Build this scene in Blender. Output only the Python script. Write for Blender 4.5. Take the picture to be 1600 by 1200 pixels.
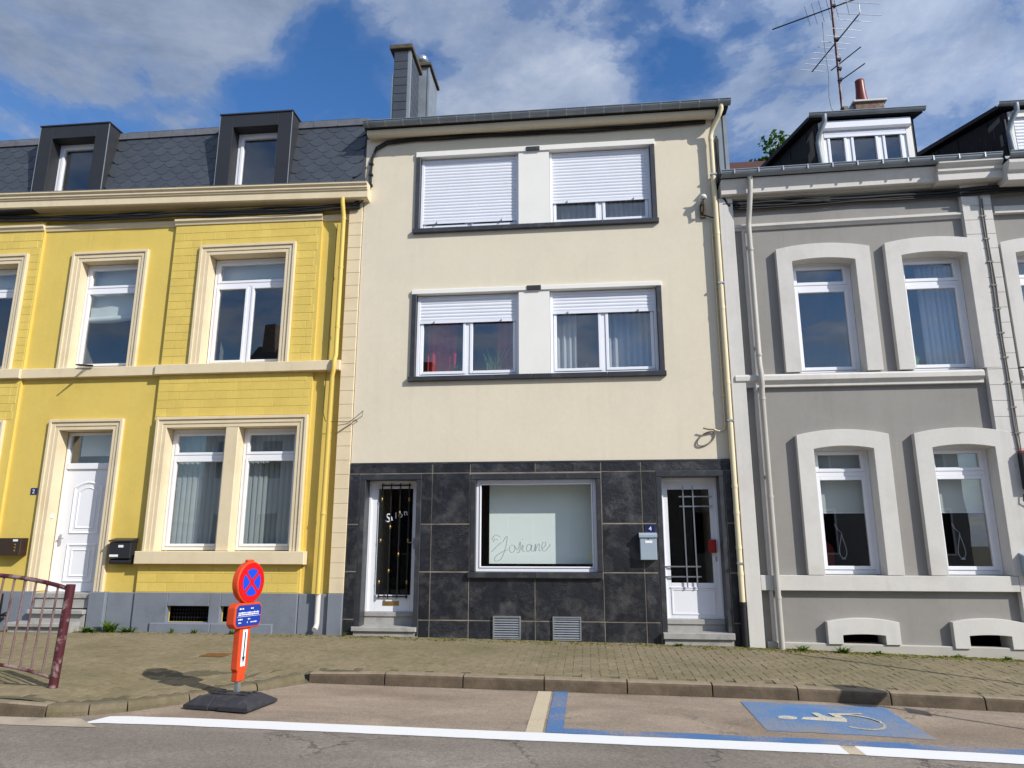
import bpy, bmesh, math, random
from mathutils import Vector, Quaternion, Matrix, noise as mnoise
random.seed(7)
for o in list(bpy.data.objects): bpy.data.objects.remove(o)
scene = bpy.context.scene
COL = scene.collection

# ------------------------------------------------------------------ camera
PITCH, YAW = math.radians(12.65), math.radians(6.0)
FWD = Vector((-math.sin(YAW)*math.cos(PITCH), math.cos(YAW)*math.cos(PITCH), math.sin(PITCH)))
RGT = Vector((math.cos(YAW), math.sin(YAW), 0))
UPV = RGT.cross(FWD)
cam_d = bpy.data.cameras.new('camera'); cam = bpy.data.objects.new('camera', cam_d); COL.objects.link(cam)
cam.location = (0, -10.4, 1.6)
cam.rotation_euler = Matrix((RGT, UPV, -FWD)).transposed().to_euler()
cam_d.sensor_width = 36; cam_d.lens = 36*1100/1600; cam_d.clip_start = .05; cam_d.clip_end = 2000
scene.camera = cam

# ------------------------------------------------------------------ world, sun, exposure
SUN = Vector((.70, -.452, .547)).normalized()
SUN_EL = math.asin(SUN.z); SUN_ROT = math.atan2(SUN.x, SUN.y)
scene.view_settings.view_transform = 'Standard'; scene.view_settings.look = 'None'
scene.view_settings.exposure = 0.15; scene.view_settings.gamma = 1
sd = bpy.data.lights.new('sun', 'SUN'); sd.energy = 4.6; sd.angle = math.radians(.53); sd.color = (1, .955, .88)
so = bpy.data.objects.new('sun', sd); COL.objects.link(so); so.location = SUN*60
so.rotation_euler = SUN.to_track_quat('Z', 'Y').to_euler()

world = bpy.data.worlds.new('World'); scene.world = world; world.use_nodes = True
wn = world.node_tree; wn.nodes.clear()
def N(t, kind, **kw):
    n = t.nodes.new(kind)
    for k, v in kw.items(): setattr(n, k, v)
    return n
def wmath(t, op, a, b=None, c=None, clamp=False):
    n = t.nodes.new('ShaderNodeMath'); n.operation = op; n.use_clamp = clamp
    for i, v in enumerate((a, b, c)):
        if v is None: continue
        if isinstance(v, (int, float)): n.inputs[i].default_value = v
        else: t.links.new(v, n.inputs[i])
    return n.outputs[0]
def vmath(t, op, a, b=None, scale=None):
    n = t.nodes.new('ShaderNodeVectorMath'); n.operation = op
    for i, v in enumerate((a, b)):
        if v is None: continue
        if isinstance(v, (tuple, Vector)): n.inputs[i].default_value = v
        else: t.links.new(v, n.inputs[i])
    if scale is not None:
        if isinstance(scale, (int, float)): n.inputs['Scale'].default_value = scale
        else: t.links.new(scale, n.inputs['Scale'])
    return n
def mixc(t, fac, a, b, blend='MIX'):
    n = t.nodes.new('ShaderNodeMix'); n.data_type = 'RGBA'; n.blend_type = blend
    for sock, v in ((n.inputs[0], fac), (n.inputs[6], a), (n.inputs[7], b)):
        if isinstance(v, (int, float)): sock.default_value = v
        elif isinstance(v, tuple): sock.default_value = (*v[:3], 1)
        else: t.links.new(v, sock)
    return n.outputs[2]
def ramp(t, fac, stops, interp='LINEAR'):
    n = t.nodes.new('ShaderNodeValToRGB'); n.color_ramp.interpolation = interp
    el = n.color_ramp.elements
    while len(el) < len(stops): el.new(.5)
    for e, (p, c) in zip(el, stops):
        e.position = p; e.color = (c, c, c, 1) if isinstance(c, (int, float)) else (*c[:3], 1)
    t.links.new(fac, n.inputs[0]); return n.outputs[0]
def noise(t, vec, scale, detail=5, rough=.55, dist=0., w=None):
    n = t.nodes.new('ShaderNodeTexNoise')
    if w is not None: n.noise_dimensions = '4D'; n.inputs['W'].default_value = w
    n.inputs['Scale'].default_value = scale; n.inputs['Detail'].default_value = detail
    n.inputs['Roughness'].default_value = rough; n.inputs['Distortion'].default_value = dist
    if vec is not None: t.links.new(vec, n.inputs['Vector'])
    return n.outputs[0]

sky = N(wn, 'ShaderNodeTexSky', sky_type='NISHITA', sun_disc=False)
sky.sun_elevation = SUN_EL; sky.sun_rotation = SUN_ROT; sky.altitude = 200
sky.air_density = 1.0; sky.dust_density = .25; sky.ozone_density = 2.2
tc = N(wn, 'ShaderNodeTexCoord'); dirv = vmath(wn, 'NORMALIZE', tc.outputs['Generated']).outputs[0]
sep = N(wn, 'ShaderNodeSeparateXYZ'); wn.links.new(dirv, sep.inputs[0])
zc = wmath(wn, 'ADD', wmath(wn, 'MAXIMUM', sep.outputs[2], 0.), .15)
flat = vmath(wn, 'SCALE', dirv, scale=wmath(wn, 'DIVIDE', 1., zc)).outputs[0]
warp = N(wn, 'ShaderNodeTexNoise'); warp.inputs['Scale'].default_value = 3.2; warp.inputs['Detail'].default_value = 5; wn.links.new(flat, warp.inputs['Vector'])
wdir = vmath(wn, 'ADD', dirv, vmath(wn, 'SCALE', vmath(wn, 'SUBTRACT', warp.outputs['Color'], (.5, .5, .5)).outputs[0], scale=.34).outputs[0]).outputs[0]
n1 = noise(wn, flat, 2.7, 12, .64, .3, w=4.4)
n2 = noise(wn, flat, .9, 4, .5, .2, w=1.7)
cov = wmath(wn, 'ADD', wmath(wn, 'MULTIPLY', n1, .72), wmath(wn, 'MULTIPLY', n2, .28))
def sdir(px, py):
    return (FWD*1100 + RGT*(px-800) + UPV*(600-py)).normalized()
# broad openings and banks of the cloud deck above the roofs
for px, py, r, amt in ((10, 190, .20, -.13), (190, 170, .16, -.13), (360, 155, .13, -.11), (475, 100, .10, -.11), (60, 15, .15, .06), (300, 20, .15, .07), (560, 140, .18, -.15), (730, 150, .10, -.10),
                       (1040, 135, .09, -.13), (1190, 105, .09, -.12), (1560, 20, .10, -.05), (880, 50, .20, .06), (1400, 110, .30, .07), (640, 20, .12, .03)):
    d = sdir(px, py)
    dist = vmath(wn, 'DISTANCE', wdir, d).outputs['Value']
    mr = N(wn, 'ShaderNodeMapRange', interpolation_type='SMOOTHSTEP')
    mr.inputs[1].default_value = 0; mr.inputs[2].default_value = r; mr.inputs[3].default_value = amt; mr.inputs[4].default_value = 0
    wn.links.new(dist, mr.inputs[0]); cov = wmath(wn, 'ADD', cov, mr.outputs[0])
lowc = N(wn, 'ShaderNodeMapRange', interpolation_type='SMOOTHSTEP'); lowc.inputs[1].default_value = .18; lowc.inputs[2].default_value = .50; lowc.inputs[3].default_value = -.015; lowc.inputs[4].default_value = 0.; wn.links.new(sep.outputs[2], lowc.inputs[0])
cov = wmath(wn, 'ADD', cov, lowc.outputs[0])                    # clouds stack up towards the horizon
cmask = ramp(wn, cov, ((.36, 0.), (.42, .10), (.465, .36), (.505, .74), (.57, .97)), 'EASE')
n3 = noise(wn, flat, 2.2, 9, .66, .3, w=5.7)
n4 = noise(wn, flat, 5.5, 6, .6, .2, w=2.4)
shade = wmath(wn, 'ADD', wmath(wn, 'MULTIPLY', n3, .72), wmath(wn, 'MULTIPLY', n4, .28))
ccol = ramp(wn, shade, ((.37, (1.8, 2.3, 3.3)), (.46, (2.5, 3.1, 4.3)), (.55, (3.3, 3.9, 5.1)), (.65, (4.6, 5.1, 6.0))))
sdot = N(wn, 'ShaderNodeMapRange'); sdot.inputs[1].default_value = -.4; sdot.inputs[2].default_value = 1.
wn.links.new(vmath(wn, 'DOT_PRODUCT', dirv, SUN).outputs['Value'], sdot.inputs[0])
# clouds scatter more light forwards, so they brighten towards the sun
ccol = vmath(wn, 'SCALE', ccol, scale=wmath(wn, 'MULTIPLY_ADD', wmath(wn, 'POWER', sdot.outputs[0], 1.5), .98, .76)).outputs[0]
hs = N(wn, 'ShaderNodeHueSaturation'); hs.inputs['Hue'].default_value = .507; hs.inputs['Saturation'].default_value = 1.27; hs.inputs['Value'].default_value = 1.12
wn.links.new(sky.outputs[0], hs.inputs['Color'])
satf = N(wn, 'ShaderNodeMapRange', interpolation_type='SMOOTHSTEP'); satf.inputs[1].default_value = -.02; satf.inputs[2].default_value = .13; wn.links.new(sep.outputs[2], satf.inputs[0])
skyc = mixc(wn, cmask, mixc(wn, satf.outputs[0], mixc(wn, .8, sky.outputs[0], (3.4, 4.0, 5.0)), hs.outputs[0]), ccol)
bg = N(wn, 'ShaderNodeBackground'); bg.inputs[1].default_value = .13; wn.links.new(skyc, bg.inputs[0])
wo = N(wn, 'ShaderNodeOutputWorld'); wn.links.new(bg.outputs[0], wo.inputs[0])

# ------------------------------------------------------------------ materials
def C(r, g, b, k=1.):
    def f(v):
        v /= 255.
        return (v/12.92 if v <= .04045 else ((v+.055)/1.055)**2.4)*k
    return (f(r), f(g), f(b))
def sc(c, k): return tuple(min(1, v*k) for v in c)
MATS = {}
def pbr(name, col, rough=.75, var=.08, scale=2.5, bump=.15, bscale=90, bdist=.004, stain=None, sscale=1.2, sthr=(.52, .7), samt=.5,
        rnd=0., metal=0., spec=.4, stretch=None, coat=0., shift=False, scratch=0., streak=0.):
    m = bpy.data.materials.new(name); m.use_nodes = True; t = m.node_tree
    b = t.nodes['Principled BSDF']
    geo = N(t, 'ShaderNodeNewGeometry'); vec = geo.outputs['Position']
    if stretch: vec = vmath(t, 'MULTIPLY', vec, tuple(stretch)).outputs[0]
    if shift:
        oi0 = N(t, 'ShaderNodeObjectInfo'); vec = vmath(t, 'ADD', vec, vmath(t, 'SCALE', (13.1, 7.7, 9.3), scale=wmath(t, 'MULTIPLY', oi0.outputs['Random'], 9.)).outputs[0]).outputs[0]
    nz = noise(t, vec, scale, 6, .6)
    c = mixc(t, ramp(t, nz, ((.3, 0.), (.7, 1.))), sc(col, 1-var), sc(col, 1+var))
    if stain:
        sz = noise(t, vec, sscale, 7, .62, .3, w=2.2)
        f = wmath(t, 'MULTIPLY', ramp(t, sz, ((sthr[0], 0.), (sthr[1], 1.))), samt)
        c = mixc(t, f, c, stain)
    if streak:                                                    # rain streaks and faint grime
        sv = noise(t, vmath(t, 'MULTIPLY', geo.outputs['Position'], (5.5, 5.5, .30)).outputs[0], 1., 6, .62, .2, w=7.7)
        sg_ = noise(t, geo.outputs['Position'], .9, 4, .6, 0, w=3.3)
        f = wmath(t, 'MULTIPLY', wmath(t, 'MULTIPLY', ramp(t, sv, ((.52, 0.), (.72, 1.))), ramp(t, sg_, ((.40, .15), (.62, 1.)))), streak)
        c = mixc(t, f, c, sc(col, .62))
        sv2 = noise(t, geo.outputs['Position'], 16, 5, .7, 0, w=5.1)
        c = vmath(t, 'SCALE', c, scale=wmath(t, 'MULTIPLY_ADD', ramp(t, sv2, ((.35, 0.), (.68, 1.))), .05, .975)).outputs[0]
    if scratch:                                                   # pale scuffs and veins
        wv = noise(t, vmath(t, 'MULTIPLY', vec, (2.2, 2.2, 7.)).outputs[0], 2.4, 8, .68, 1.6, w=1.3)
        f = wmath(t, 'MULTIPLY', ramp(t, wmath(t, 'ABSOLUTE', wmath(t, 'SUBTRACT', wv, .5)), ((.0, 1.), (.012, 0.))), scratch)
        f = wmath(t, 'MULTIPLY', f, ramp(t, noise(t, vec, 2.1, 3, .5, 0, w=6.), ((.48, 0.), (.6, 1.))))
        c = mixc(t, f, c, stain or sc(col, 3.))
    if rnd:
        oi = N(t, 'ShaderNodeObjectInfo')
        k = wmath(t, 'MULTIPLY_ADD', oi.outputs['Random'], 2*rnd, 1-rnd)
        c = vmath(t, 'SCALE', c, scale=k).outputs[0]
    t.links.new(c, b.inputs['Base Color'])
    b.inputs['Roughness'].default_value = rough; b.inputs['Metallic'].default_value = metal
    b.inputs['Specular IOR Level'].default_value = spec
    if coat: b.inputs['Coat Weight'].default_value = coat; b.inputs['Coat Roughness'].default_value = .1
    if bump:
        bn = N(t, 'ShaderNodeBump'); bn.inputs['Strength'].default_value = bump; bn.inputs['Distance'].default_value = bdist
        t.links.new(noise(t, geo.outputs['Position'], bscale, 4, .65), bn.inputs['Height'])
        t.links.new(bn.outputs[0], b.inputs['Normal'])
    MATS[name] = m; return m
def glass(name, f0=.06, tint=(.95, .96, .96)):
    m = bpy.data.materials.new(name); m.use_nodes = True; t = m.node_tree; t.nodes.clear()
    geo = N(t, 'ShaderNodeNewGeometry')
    cs = wmath(t, 'ABSOLUTE', vmath(t, 'DOT_PRODUCT', geo.outputs['Incoming'], geo.outputs['True Normal']).outputs['Value'])
    fr = wmath(t, 'MULTIPLY_ADD', wmath(t, 'POWER', wmath(t, 'SUBTRACT', 1., cs, clamp=True), 5.), 1-f0, f0)
    gl = N(t, 'ShaderNodeBsdfGlossy'); gl.inputs['Roughness'].default_value = .0
    tr = N(t, 'ShaderNodeBsdfTransparent'); tr.inputs[0].default_value = (*tint, 1)
    bn = N(t, 'ShaderNodeBump'); bn.inputs['Strength'].default_value = .35; bn.inputs['Distance'].default_value = .004
    t.links.new(noise(t, geo.outputs['Position'], 1.3, 1, .4), bn.inputs['Height']); t.links.new(bn.outputs[0], gl.inputs['Normal'])
    mx = N(t, 'ShaderNodeMixShader'); out = N(t, 'ShaderNodeOutputMaterial')
    t.links.new(fr, mx.inputs[0]); t.links.new(tr.outputs[0], mx.inputs[1]); t.links.new(gl.outputs[0], mx.inputs[2])
    t.links.new(mx.outputs[0], out.inputs[0]); MATS[name] = m; return m
def cloth(name, col, trans=.5):
    m = bpy.data.materials.new(name); m.use_nodes = True; t = m.node_tree; t.nodes.clear()
    d = N(t, 'ShaderNodeBsdfDiffuse'); d.inputs[0].default_value = (*col, 1)
    l = N(t, 'ShaderNodeBsdfTranslucent'); l.inputs[0].default_value = (*col, 1)
    mx = N(t, 'ShaderNodeMixShader'); mx.inputs[0].default_value = trans; out = N(t, 'ShaderNodeOutputMaterial')
    t.links.new(d.outputs[0], mx.inputs[1]); t.links.new(l.outputs[0], mx.inputs[2]); t.links.new(mx.outputs[0], out.inputs[0])
    MATS[name] = m; return m
def leafmat(name, col, rnd=.35):
    m = bpy.data.materials.new(name); m.use_nodes = True; t = m.node_tree; t.nodes.clear()
    geo = N(t, 'ShaderNodeNewGeometry')
    k = wmath(t, 'MULTIPLY_ADD', geo.outputs['Random Per Island'], 2*rnd, 1-rnd)
    c = vmath(t, 'SCALE', (0., 0., 0.), scale=k); c.inputs[0].default_value = col; c = c.outputs[0]
    d = N(t, 'ShaderNodeBsdfDiffuse'); l = N(t, 'ShaderNodeBsdfTranslucent'); t.links.new(c, d.inputs[0]); t.links.new(c, l.inputs[0])
    mx = N(t, 'ShaderNodeMixShader'); mx.inputs[0].default_value = .35; out = N(t, 'ShaderNodeOutputMaterial')
    t.links.new(d.outputs[0], mx.inputs[1]); t.links.new(l.outputs[0], mx.inputs[2]); t.links.new(mx.outputs[0], out.inputs[0])
    MATS[name] = m; return m

M_CREAM = pbr('cream_render', C(213, 203, 182), .85, .03, 1.1, .16, 55, .005, stain=C(190, 182, 164), sscale=.7, sthr=(.5, .75), samt=.3, streak=.18)
M_WHITEP = pbr('white_paint', C(226, 224, 218), .6, .03, 2, .1, 60)
M_PVC = pbr('white_pvc', C(228, 230, 236), .35, .02, 2, 0)
M_SHUT = pbr('shutter_pvc', C(222, 225, 234), .45, .03, 3, 0)
M_SLAB = pbr('black_slate_slab', C(27, 29, 36), .48, .5, 7, .6, 9, .02, stain=C(112, 110, 108), sscale=3.6, sthr=(.50, .80), samt=.6, rnd=.22, spec=.5, shift=True, scratch=.5)
M_STONE = pbr('dark_stone_trim', C(50, 52, 58), .42, .2, 5, .2, 60, .004, stain=C(120, 118, 110), sscale=5, samt=.3, rnd=.1, spec=.5)
M_MORTAR = pbr('pale_mortar', C(128, 121, 108), .9, .4, 3, .3)
M_BLUESTONE = pbr('grey_step_stone', C(158, 156, 152), .75, .12, 6, .3, 70, .004, stain=C(88, 86, 82), sscale=6, samt=.5)
M_YEL = pbr('yellow_render', C(211, 185, 94), .8, .035, 1.5, .25, 70, .004, stain=C(194, 164, 72), sscale=.9, samt=.4, streak=.3)
M_YBRICK = pbr('yellow_painted_brick', C(213, 187, 96), .75, .05, 3, .6, 60, .006, rnd=.045, streak=.3)
M_YTRIM = pbr('cream_trim', C(216, 200, 168), .75, .03, 2, .15, 70, stain=C(196, 176, 140), sscale=2, samt=.4, streak=.35)
M_YPIPE = pbr('yellow_pipe_paint', C(212, 184, 94), .5, .04, 3, .05)
M_CPIPE = pbr('cream_pipe_paint', C(220, 207, 172), .5, .05, 3, .05)
M_PLINTH = pbr('blue_grey_plinth', C(118, 124, 134), .85, .06, 2, .45, 45, .008, stain=C(96, 100, 106), sscale=2.5, samt=.5, rnd=.03, streak=.5)
M_GREY = pbr('grey_render', C(143, 140, 135), .85, .04, 1.3, .3, 60, .005, stain=C(128, 125, 120), sscale=.8, samt=.5, streak=.35)
M_GTRIM = pbr('pale_grey_trim', C(203, 200, 194), .8, .035, 1.5, .3, 60, .005, stain=C(176, 170, 160), sscale=1.4, samt=.4, rnd=.02, streak=.4)
M_GPIPE = pbr('grey_pipe_paint', C(176, 172, 164), .5, .06, 3, .05)
M_ZINC = pbr('zinc', C(128, 136, 144), .5, .15, 4, .1, 40, metal=.15, stretch=(1, 1, 1))
M_SLATE = pbr('roof_slate', C(62, 67, 75), .5, .12, 5, .3, 50, .004, rnd=.10, spec=.5)
M_OLDSLATE = pbr('old_dark_slate', C(34, 36, 40), .65, .3, 4, .5, 30, .01, stain=C(58, 56, 52), sscale=3, samt=.35)
M_BLACKM = pbr('anthracite_metal', C(42, 43, 47), .5, .08, 3, .05, 40)
M_FLASH = pbr('weathered_lead', C(92, 94, 100), .6, .25, 6, .2, 30, stain=C(120, 100, 92), sscale=4, samt=.5)
M_CABLE = pbr('black_cable', (.012, .012, .013), .6, .1, 5, 0)
M_GCABLE = pbr('grey_cable', C(120, 116, 108), .6, .1, 5, 0)
M_BROWNC = pbr('brown_wire', C(108, 92, 70), .6, .1, 5, 0)
M_IRON = pbr('black_iron', (.010, .010, .011), .55, .1, 5, 0)
M_STEEL = pbr('brushed_steel', C(178, 182, 190), .32, .08, 6, 0, metal=.85)
M_GALV = pbr('galvanised_steel', C(168, 172, 176), .42, .1, 8, 0, metal=.7)
M_BRASS = pbr('old_brass', C(170, 142, 84), .4, .1, 6, 0, metal=.8)
M_MBGREY = pbr('grey_mailbox', C(150, 164, 176), .45, .04, 4, 0)
M_MBBLACK = pbr('black_mailbox', C(42, 42, 46), .4, .06, 4, 0)
M_MBBROWN = pbr('brown_mailbox', C(56, 42, 34), .45, .08, 4, 0)
M_BLUEPL = pbr('blue_enamel', C(22, 34, 96), .3, .03, 4, 0, coat=.4)
M_LETTER = pbr('white_lettering', C(232, 234, 238), .5, .02, 4, 0)
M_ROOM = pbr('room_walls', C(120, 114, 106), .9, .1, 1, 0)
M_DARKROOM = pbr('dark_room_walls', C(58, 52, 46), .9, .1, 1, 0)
M_VOID = pbr('cellar_dark', (.01, .01, .01), .9, .1, 1, 0)
M_BLIND = pbr('white_blind', C(208, 216, 214), .8, .02, 2, 0)
M_SHOPBL = pbr('shop_panel_white', C(227, 236, 232), .8, .015, 1.5, 0)
M_VBLIND = pbr('vertical_blind_fabric', C(158, 168, 170), .85, .02, 3, .1)
M_ORANGE = pbr('orange_plastic', C(206, 72, 30), .5, .08, 9, .05, stain=C(150, 62, 40), sscale=11, samt=.35)
M_SRED = pbr('sign_red', C(204, 18, 22), .35, .02, 4, 0)
M_SBLUE = pbr('sign_blue', C(18, 74, 206), .35, .02, 4, 0)
M_SBLUE2 = pbr('panel_blue', C(28, 58, 150), .35, .04, 4, 0)
M_SBLACK = pbr('sign_black', (.012, .012, .014), .5, .05, 4, 0)
M_RUBBER = pbr('recycled_rubber', C(48, 48, 54), .75, .25, 14, .7, 120, .006, stain=C(92, 90, 86), sscale=9, samt=.5)
M_MAROON = pbr('maroon_paint', C(76, 32, 40), .45, .12, 8, .1, 60, stain=C(150, 130, 126), sscale=7, sthr=(.5, .6), samt=.8)
M_OLDBAR = pbr('worn_bar_paint', C(118, 98, 96), .6, .2, 14, .1, 60, stain=C(84, 44, 48), sscale=6, sthr=(.5, .6), samt=.7)
M_OLDCAP = pbr('mossy_cap_stone', C(84, 76, 62), .9, .3, 14, .6, 40, .01)
M_CHEEK = pbr('dark_hung_slate', C(28, 29, 33), .7, .25, 9, .4, 40, .006)
M_TERRA = pbr('red_chimney_pot', C(108, 40, 32), .4, .12, 6, .1)
M_REDTILE = pbr('red_roof_tile', C(74, 42, 34), .8, .25, 12, .5, 30, .02)
M_BRICKCH = pbr('old_brick', C(120, 98, 86), .9, .35, 14, .5, 40, .01, stain=C(200, 196, 190), sscale=6, samt=.6)
M_RED = pbr('red_plastic', C(150, 26, 24), .4, .05, 5, 0)
M_BLACKPOT = pbr('dark_flower_pot', C(30, 34, 32), .5, .1, 5, 0)
M_BLUEPOT = pbr('blue_flower_pot', C(60, 120, 190), .5, .1, 5, 0)
M_YELPOT = pbr('yellow_flower_pot', C(190, 176, 70), .5, .1, 5, 0)
M_GLASS = glass('window_glass', .11)
M_GLASS2 = glass('clear_glass', .022)
M_REDCUR = cloth('red_curtain_cloth', C(196, 60, 68), .3)
M_NET = cloth('net_curtain_cloth', C(226, 232, 240), .5)
M_LEAF = leafmat('tree_leaf', C(66, 96, 38))
M_WEED = leafmat('weed_leaf', C(96, 124, 46), .3)
M_DRY = leafmat('dry_moss', C(142, 140, 66), .4)
M_INDOOR = leafmat('indoor_leaf', C(130, 180, 120), .3)
M_BARK = pbr('bark', C(90, 78, 64), .9, .2, 6, .6, 20, .02)

# ground materials
def asphalt(name, base, patch, cracks=.6, pscale=.5, gr=.62):
    m = bpy.data.materials.new(name); m.use_nodes = True; t = m.node_tree; b = t.nodes['Principled BSDF']
    geo = N(t, 'ShaderNodeNewGeometry'); p = geo.outputs['Position']
    ps = vmath(t, 'MULTIPLY', p, (.45, 1., 1.)).outputs[0]
    c = mixc(t, ramp(t, noise(t, ps, pscale*2.2, 7, .62, .6), ((.34, 0.), (.66, 1.))), sc(base, .80), sc(base, 1.16))
    c = mixc(t, wmath(t, 'MULTIPLY', ramp(t, noise(t, ps, pscale*1.1, 6, .6, .5, w=4.), ((.48, 0.), (.62, 1.))), .6), c, patch)
    grain = noise(t, p, 95, 4, .8)
    c = vmath(t, 'SCALE', c, scale=wmath(t, 'MULTIPLY_ADD', ramp(t, grain, ((.3, 0.), (.72, 1.))), .75, .62)).outputs[0]
    g2 = noise(t, p, 30, 6, .85, 0, w=1.)
    c = vmath(t, 'SCALE', c, scale=wmath(t, 'MULTIPLY_ADD', ramp(t, g2, ((.36, 0.), (.64, 1.))), gr, 1-gr/2)).outputs[0]
    nt = N(t, 'ShaderNodeTexNoise'); nt.inputs['Scale'].default_value = 3.4; nt.inputs['Detail'].default_value = 9; nt.inputs['Roughness'].default_value = .72; t.links.new(p, nt.inputs['Vector'])
    wv = vmath(t, 'ADD', p, vmath(t, 'SCALE', nt.outputs['Color'], scale=.55).outputs[0]).outputs[0]
    vo = N(t, 'ShaderNodeTexVoronoi', feature='DISTANCE_TO_EDGE'); vo.inputs['Scale'].default_value = .75; t.links.new(wv, vo.inputs['Vector'])
    gate = ramp(t, noise(t, p, .55, 3, .5, 0, w=9.), ((.50, 0.), (.60, 1.)))
    ck = wmath(t, 'MULTIPLY', wmath(t, 'MULTIPLY', ramp(t, vo.outputs['Distance'], ((.0, 1.), (.0055, 0.))), gate), cracks)
    c = mixc(t, ck, c, sc(base, .22))
    t.links.new(c, b.inputs['Base Color']); b.inputs['Roughness'].default_value = .88; b.inputs['Specular IOR Level'].default_value = .3
    bn = N(t, 'ShaderNodeBump'); bn.inputs['Strength'].default_value = .8; bn.inputs['Distance'].default_value = .006
    hgt = wmath(t, 'SUBTRACT', grain, wmath(t, 'MULTIPLY', ck, 1.5))
    t.links.new(hgt, bn.inputs['Height']); t.links.new(bn.outputs[0], b.inputs['Normal']); MATS[name] = m; return m
M_ROAD = asphalt('road_asphalt', C(134, 125, 115), C(112, 105, 98), .9)
M_LANE = asphalt('parking_lane_asphalt', C(150, 135, 119), C(120, 104, 89), .7, .9, .45)
M_PAVER = pbr('paver_concrete', C(129, 117, 92), .9, .22, 14, .7, 70, .006, stain=C(100, 95, 64), sscale=1.1, sthr=(.44, .64), samt=.6, rnd=.08)
M_SAND = pbr('joint_sand', C(92, 85, 66), .95, .3, 20, .6, 60, .01, stain=C(84, 94, 40), sscale=2.2, samt=.7)
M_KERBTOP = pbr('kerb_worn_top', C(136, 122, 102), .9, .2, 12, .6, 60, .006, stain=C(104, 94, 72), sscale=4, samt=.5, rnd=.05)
M_KERB = pbr('kerb_concrete', C(102, 89, 73), .9, .2, 12, .7, 60, .008, stain=C(70, 60, 48), sscale=3.6, sthr=(.38, .60), samt=.7, rnd=.06)
M_KERB2 = pbr('mossy_kerb', C(112, 102, 82), .95, .2, 12, .8, 50, .01, stain=C(84, 80, 52), sscale=3, sthr=(.42, .62), samt=.6, rnd=.04)
M_GUTSTRIP = pbr('gutter_concrete', C(168, 156, 138), .9, .14, 5, .4, 60, .005, stain=C(120, 110, 96), sscale=3, samt=.6)
M_RUST = pbr('rusty_iron', C(112, 78, 42), .8, .3, 20, .5, 40, .006)
def paint(name, col, under, wear=.45, wscale=9., grain=.5):
    m = bpy.data.materials.new(name); m.use_nodes = True; t = m.node_tree; b = t.nodes['Principled BSDF']
    geo = N(t, 'ShaderNodeNewGeometry'); p = geo.outputs['Position']
    w1 = noise(t, p, wscale*.14, 5, .6, .3); w2 = noise(t, p, 75, 4, .7)
    f = ramp(t, wmath(t, 'ADD', wmath(t, 'MULTIPLY', w1, 1-grain), wmath(t, 'MULTIPLY', w2, grain)), ((wear, 0.), (wear+.07, 1.)))
    c = mixc(t, f, under, col)
    g = noise(t, p, 130, 3, .7)
    c = vmath(t, 'SCALE', c, scale=wmath(t, 'MULTIPLY_ADD', g, .3, .85)).outputs[0]
    t.links.new(c, b.inputs['Base Color']); b.inputs['Roughness'].default_value = .8
    bn = N(t, 'ShaderNodeBump'); bn.inputs['Strength'].default_value = .5; bn.inputs['Distance'].default_value = .005
    t.links.new(g, bn.inputs['Height']); t.links.new(bn.outputs[0], b.inputs['Normal']); MATS[name] = m; return m
UND = C(146, 130, 115)
M_WLINE = paint('road_paint_white', C(222, 222, 220), UND, .30)
M_BLINE = paint('road_paint_beige', C(190, 176, 150), UND, .40)
M_BLUEP = paint('road_paint_blue', C(64, 108, 156), UND, .435)
M_BLUEF = paint('road_paint_faded_blue', C(70, 118, 168), C(134, 130, 126), .447, 9, .62)
M_WSYM = paint('road_paint_symbol', C(200, 192, 172), C(120, 122, 124), .445, 9, .62)

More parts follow.
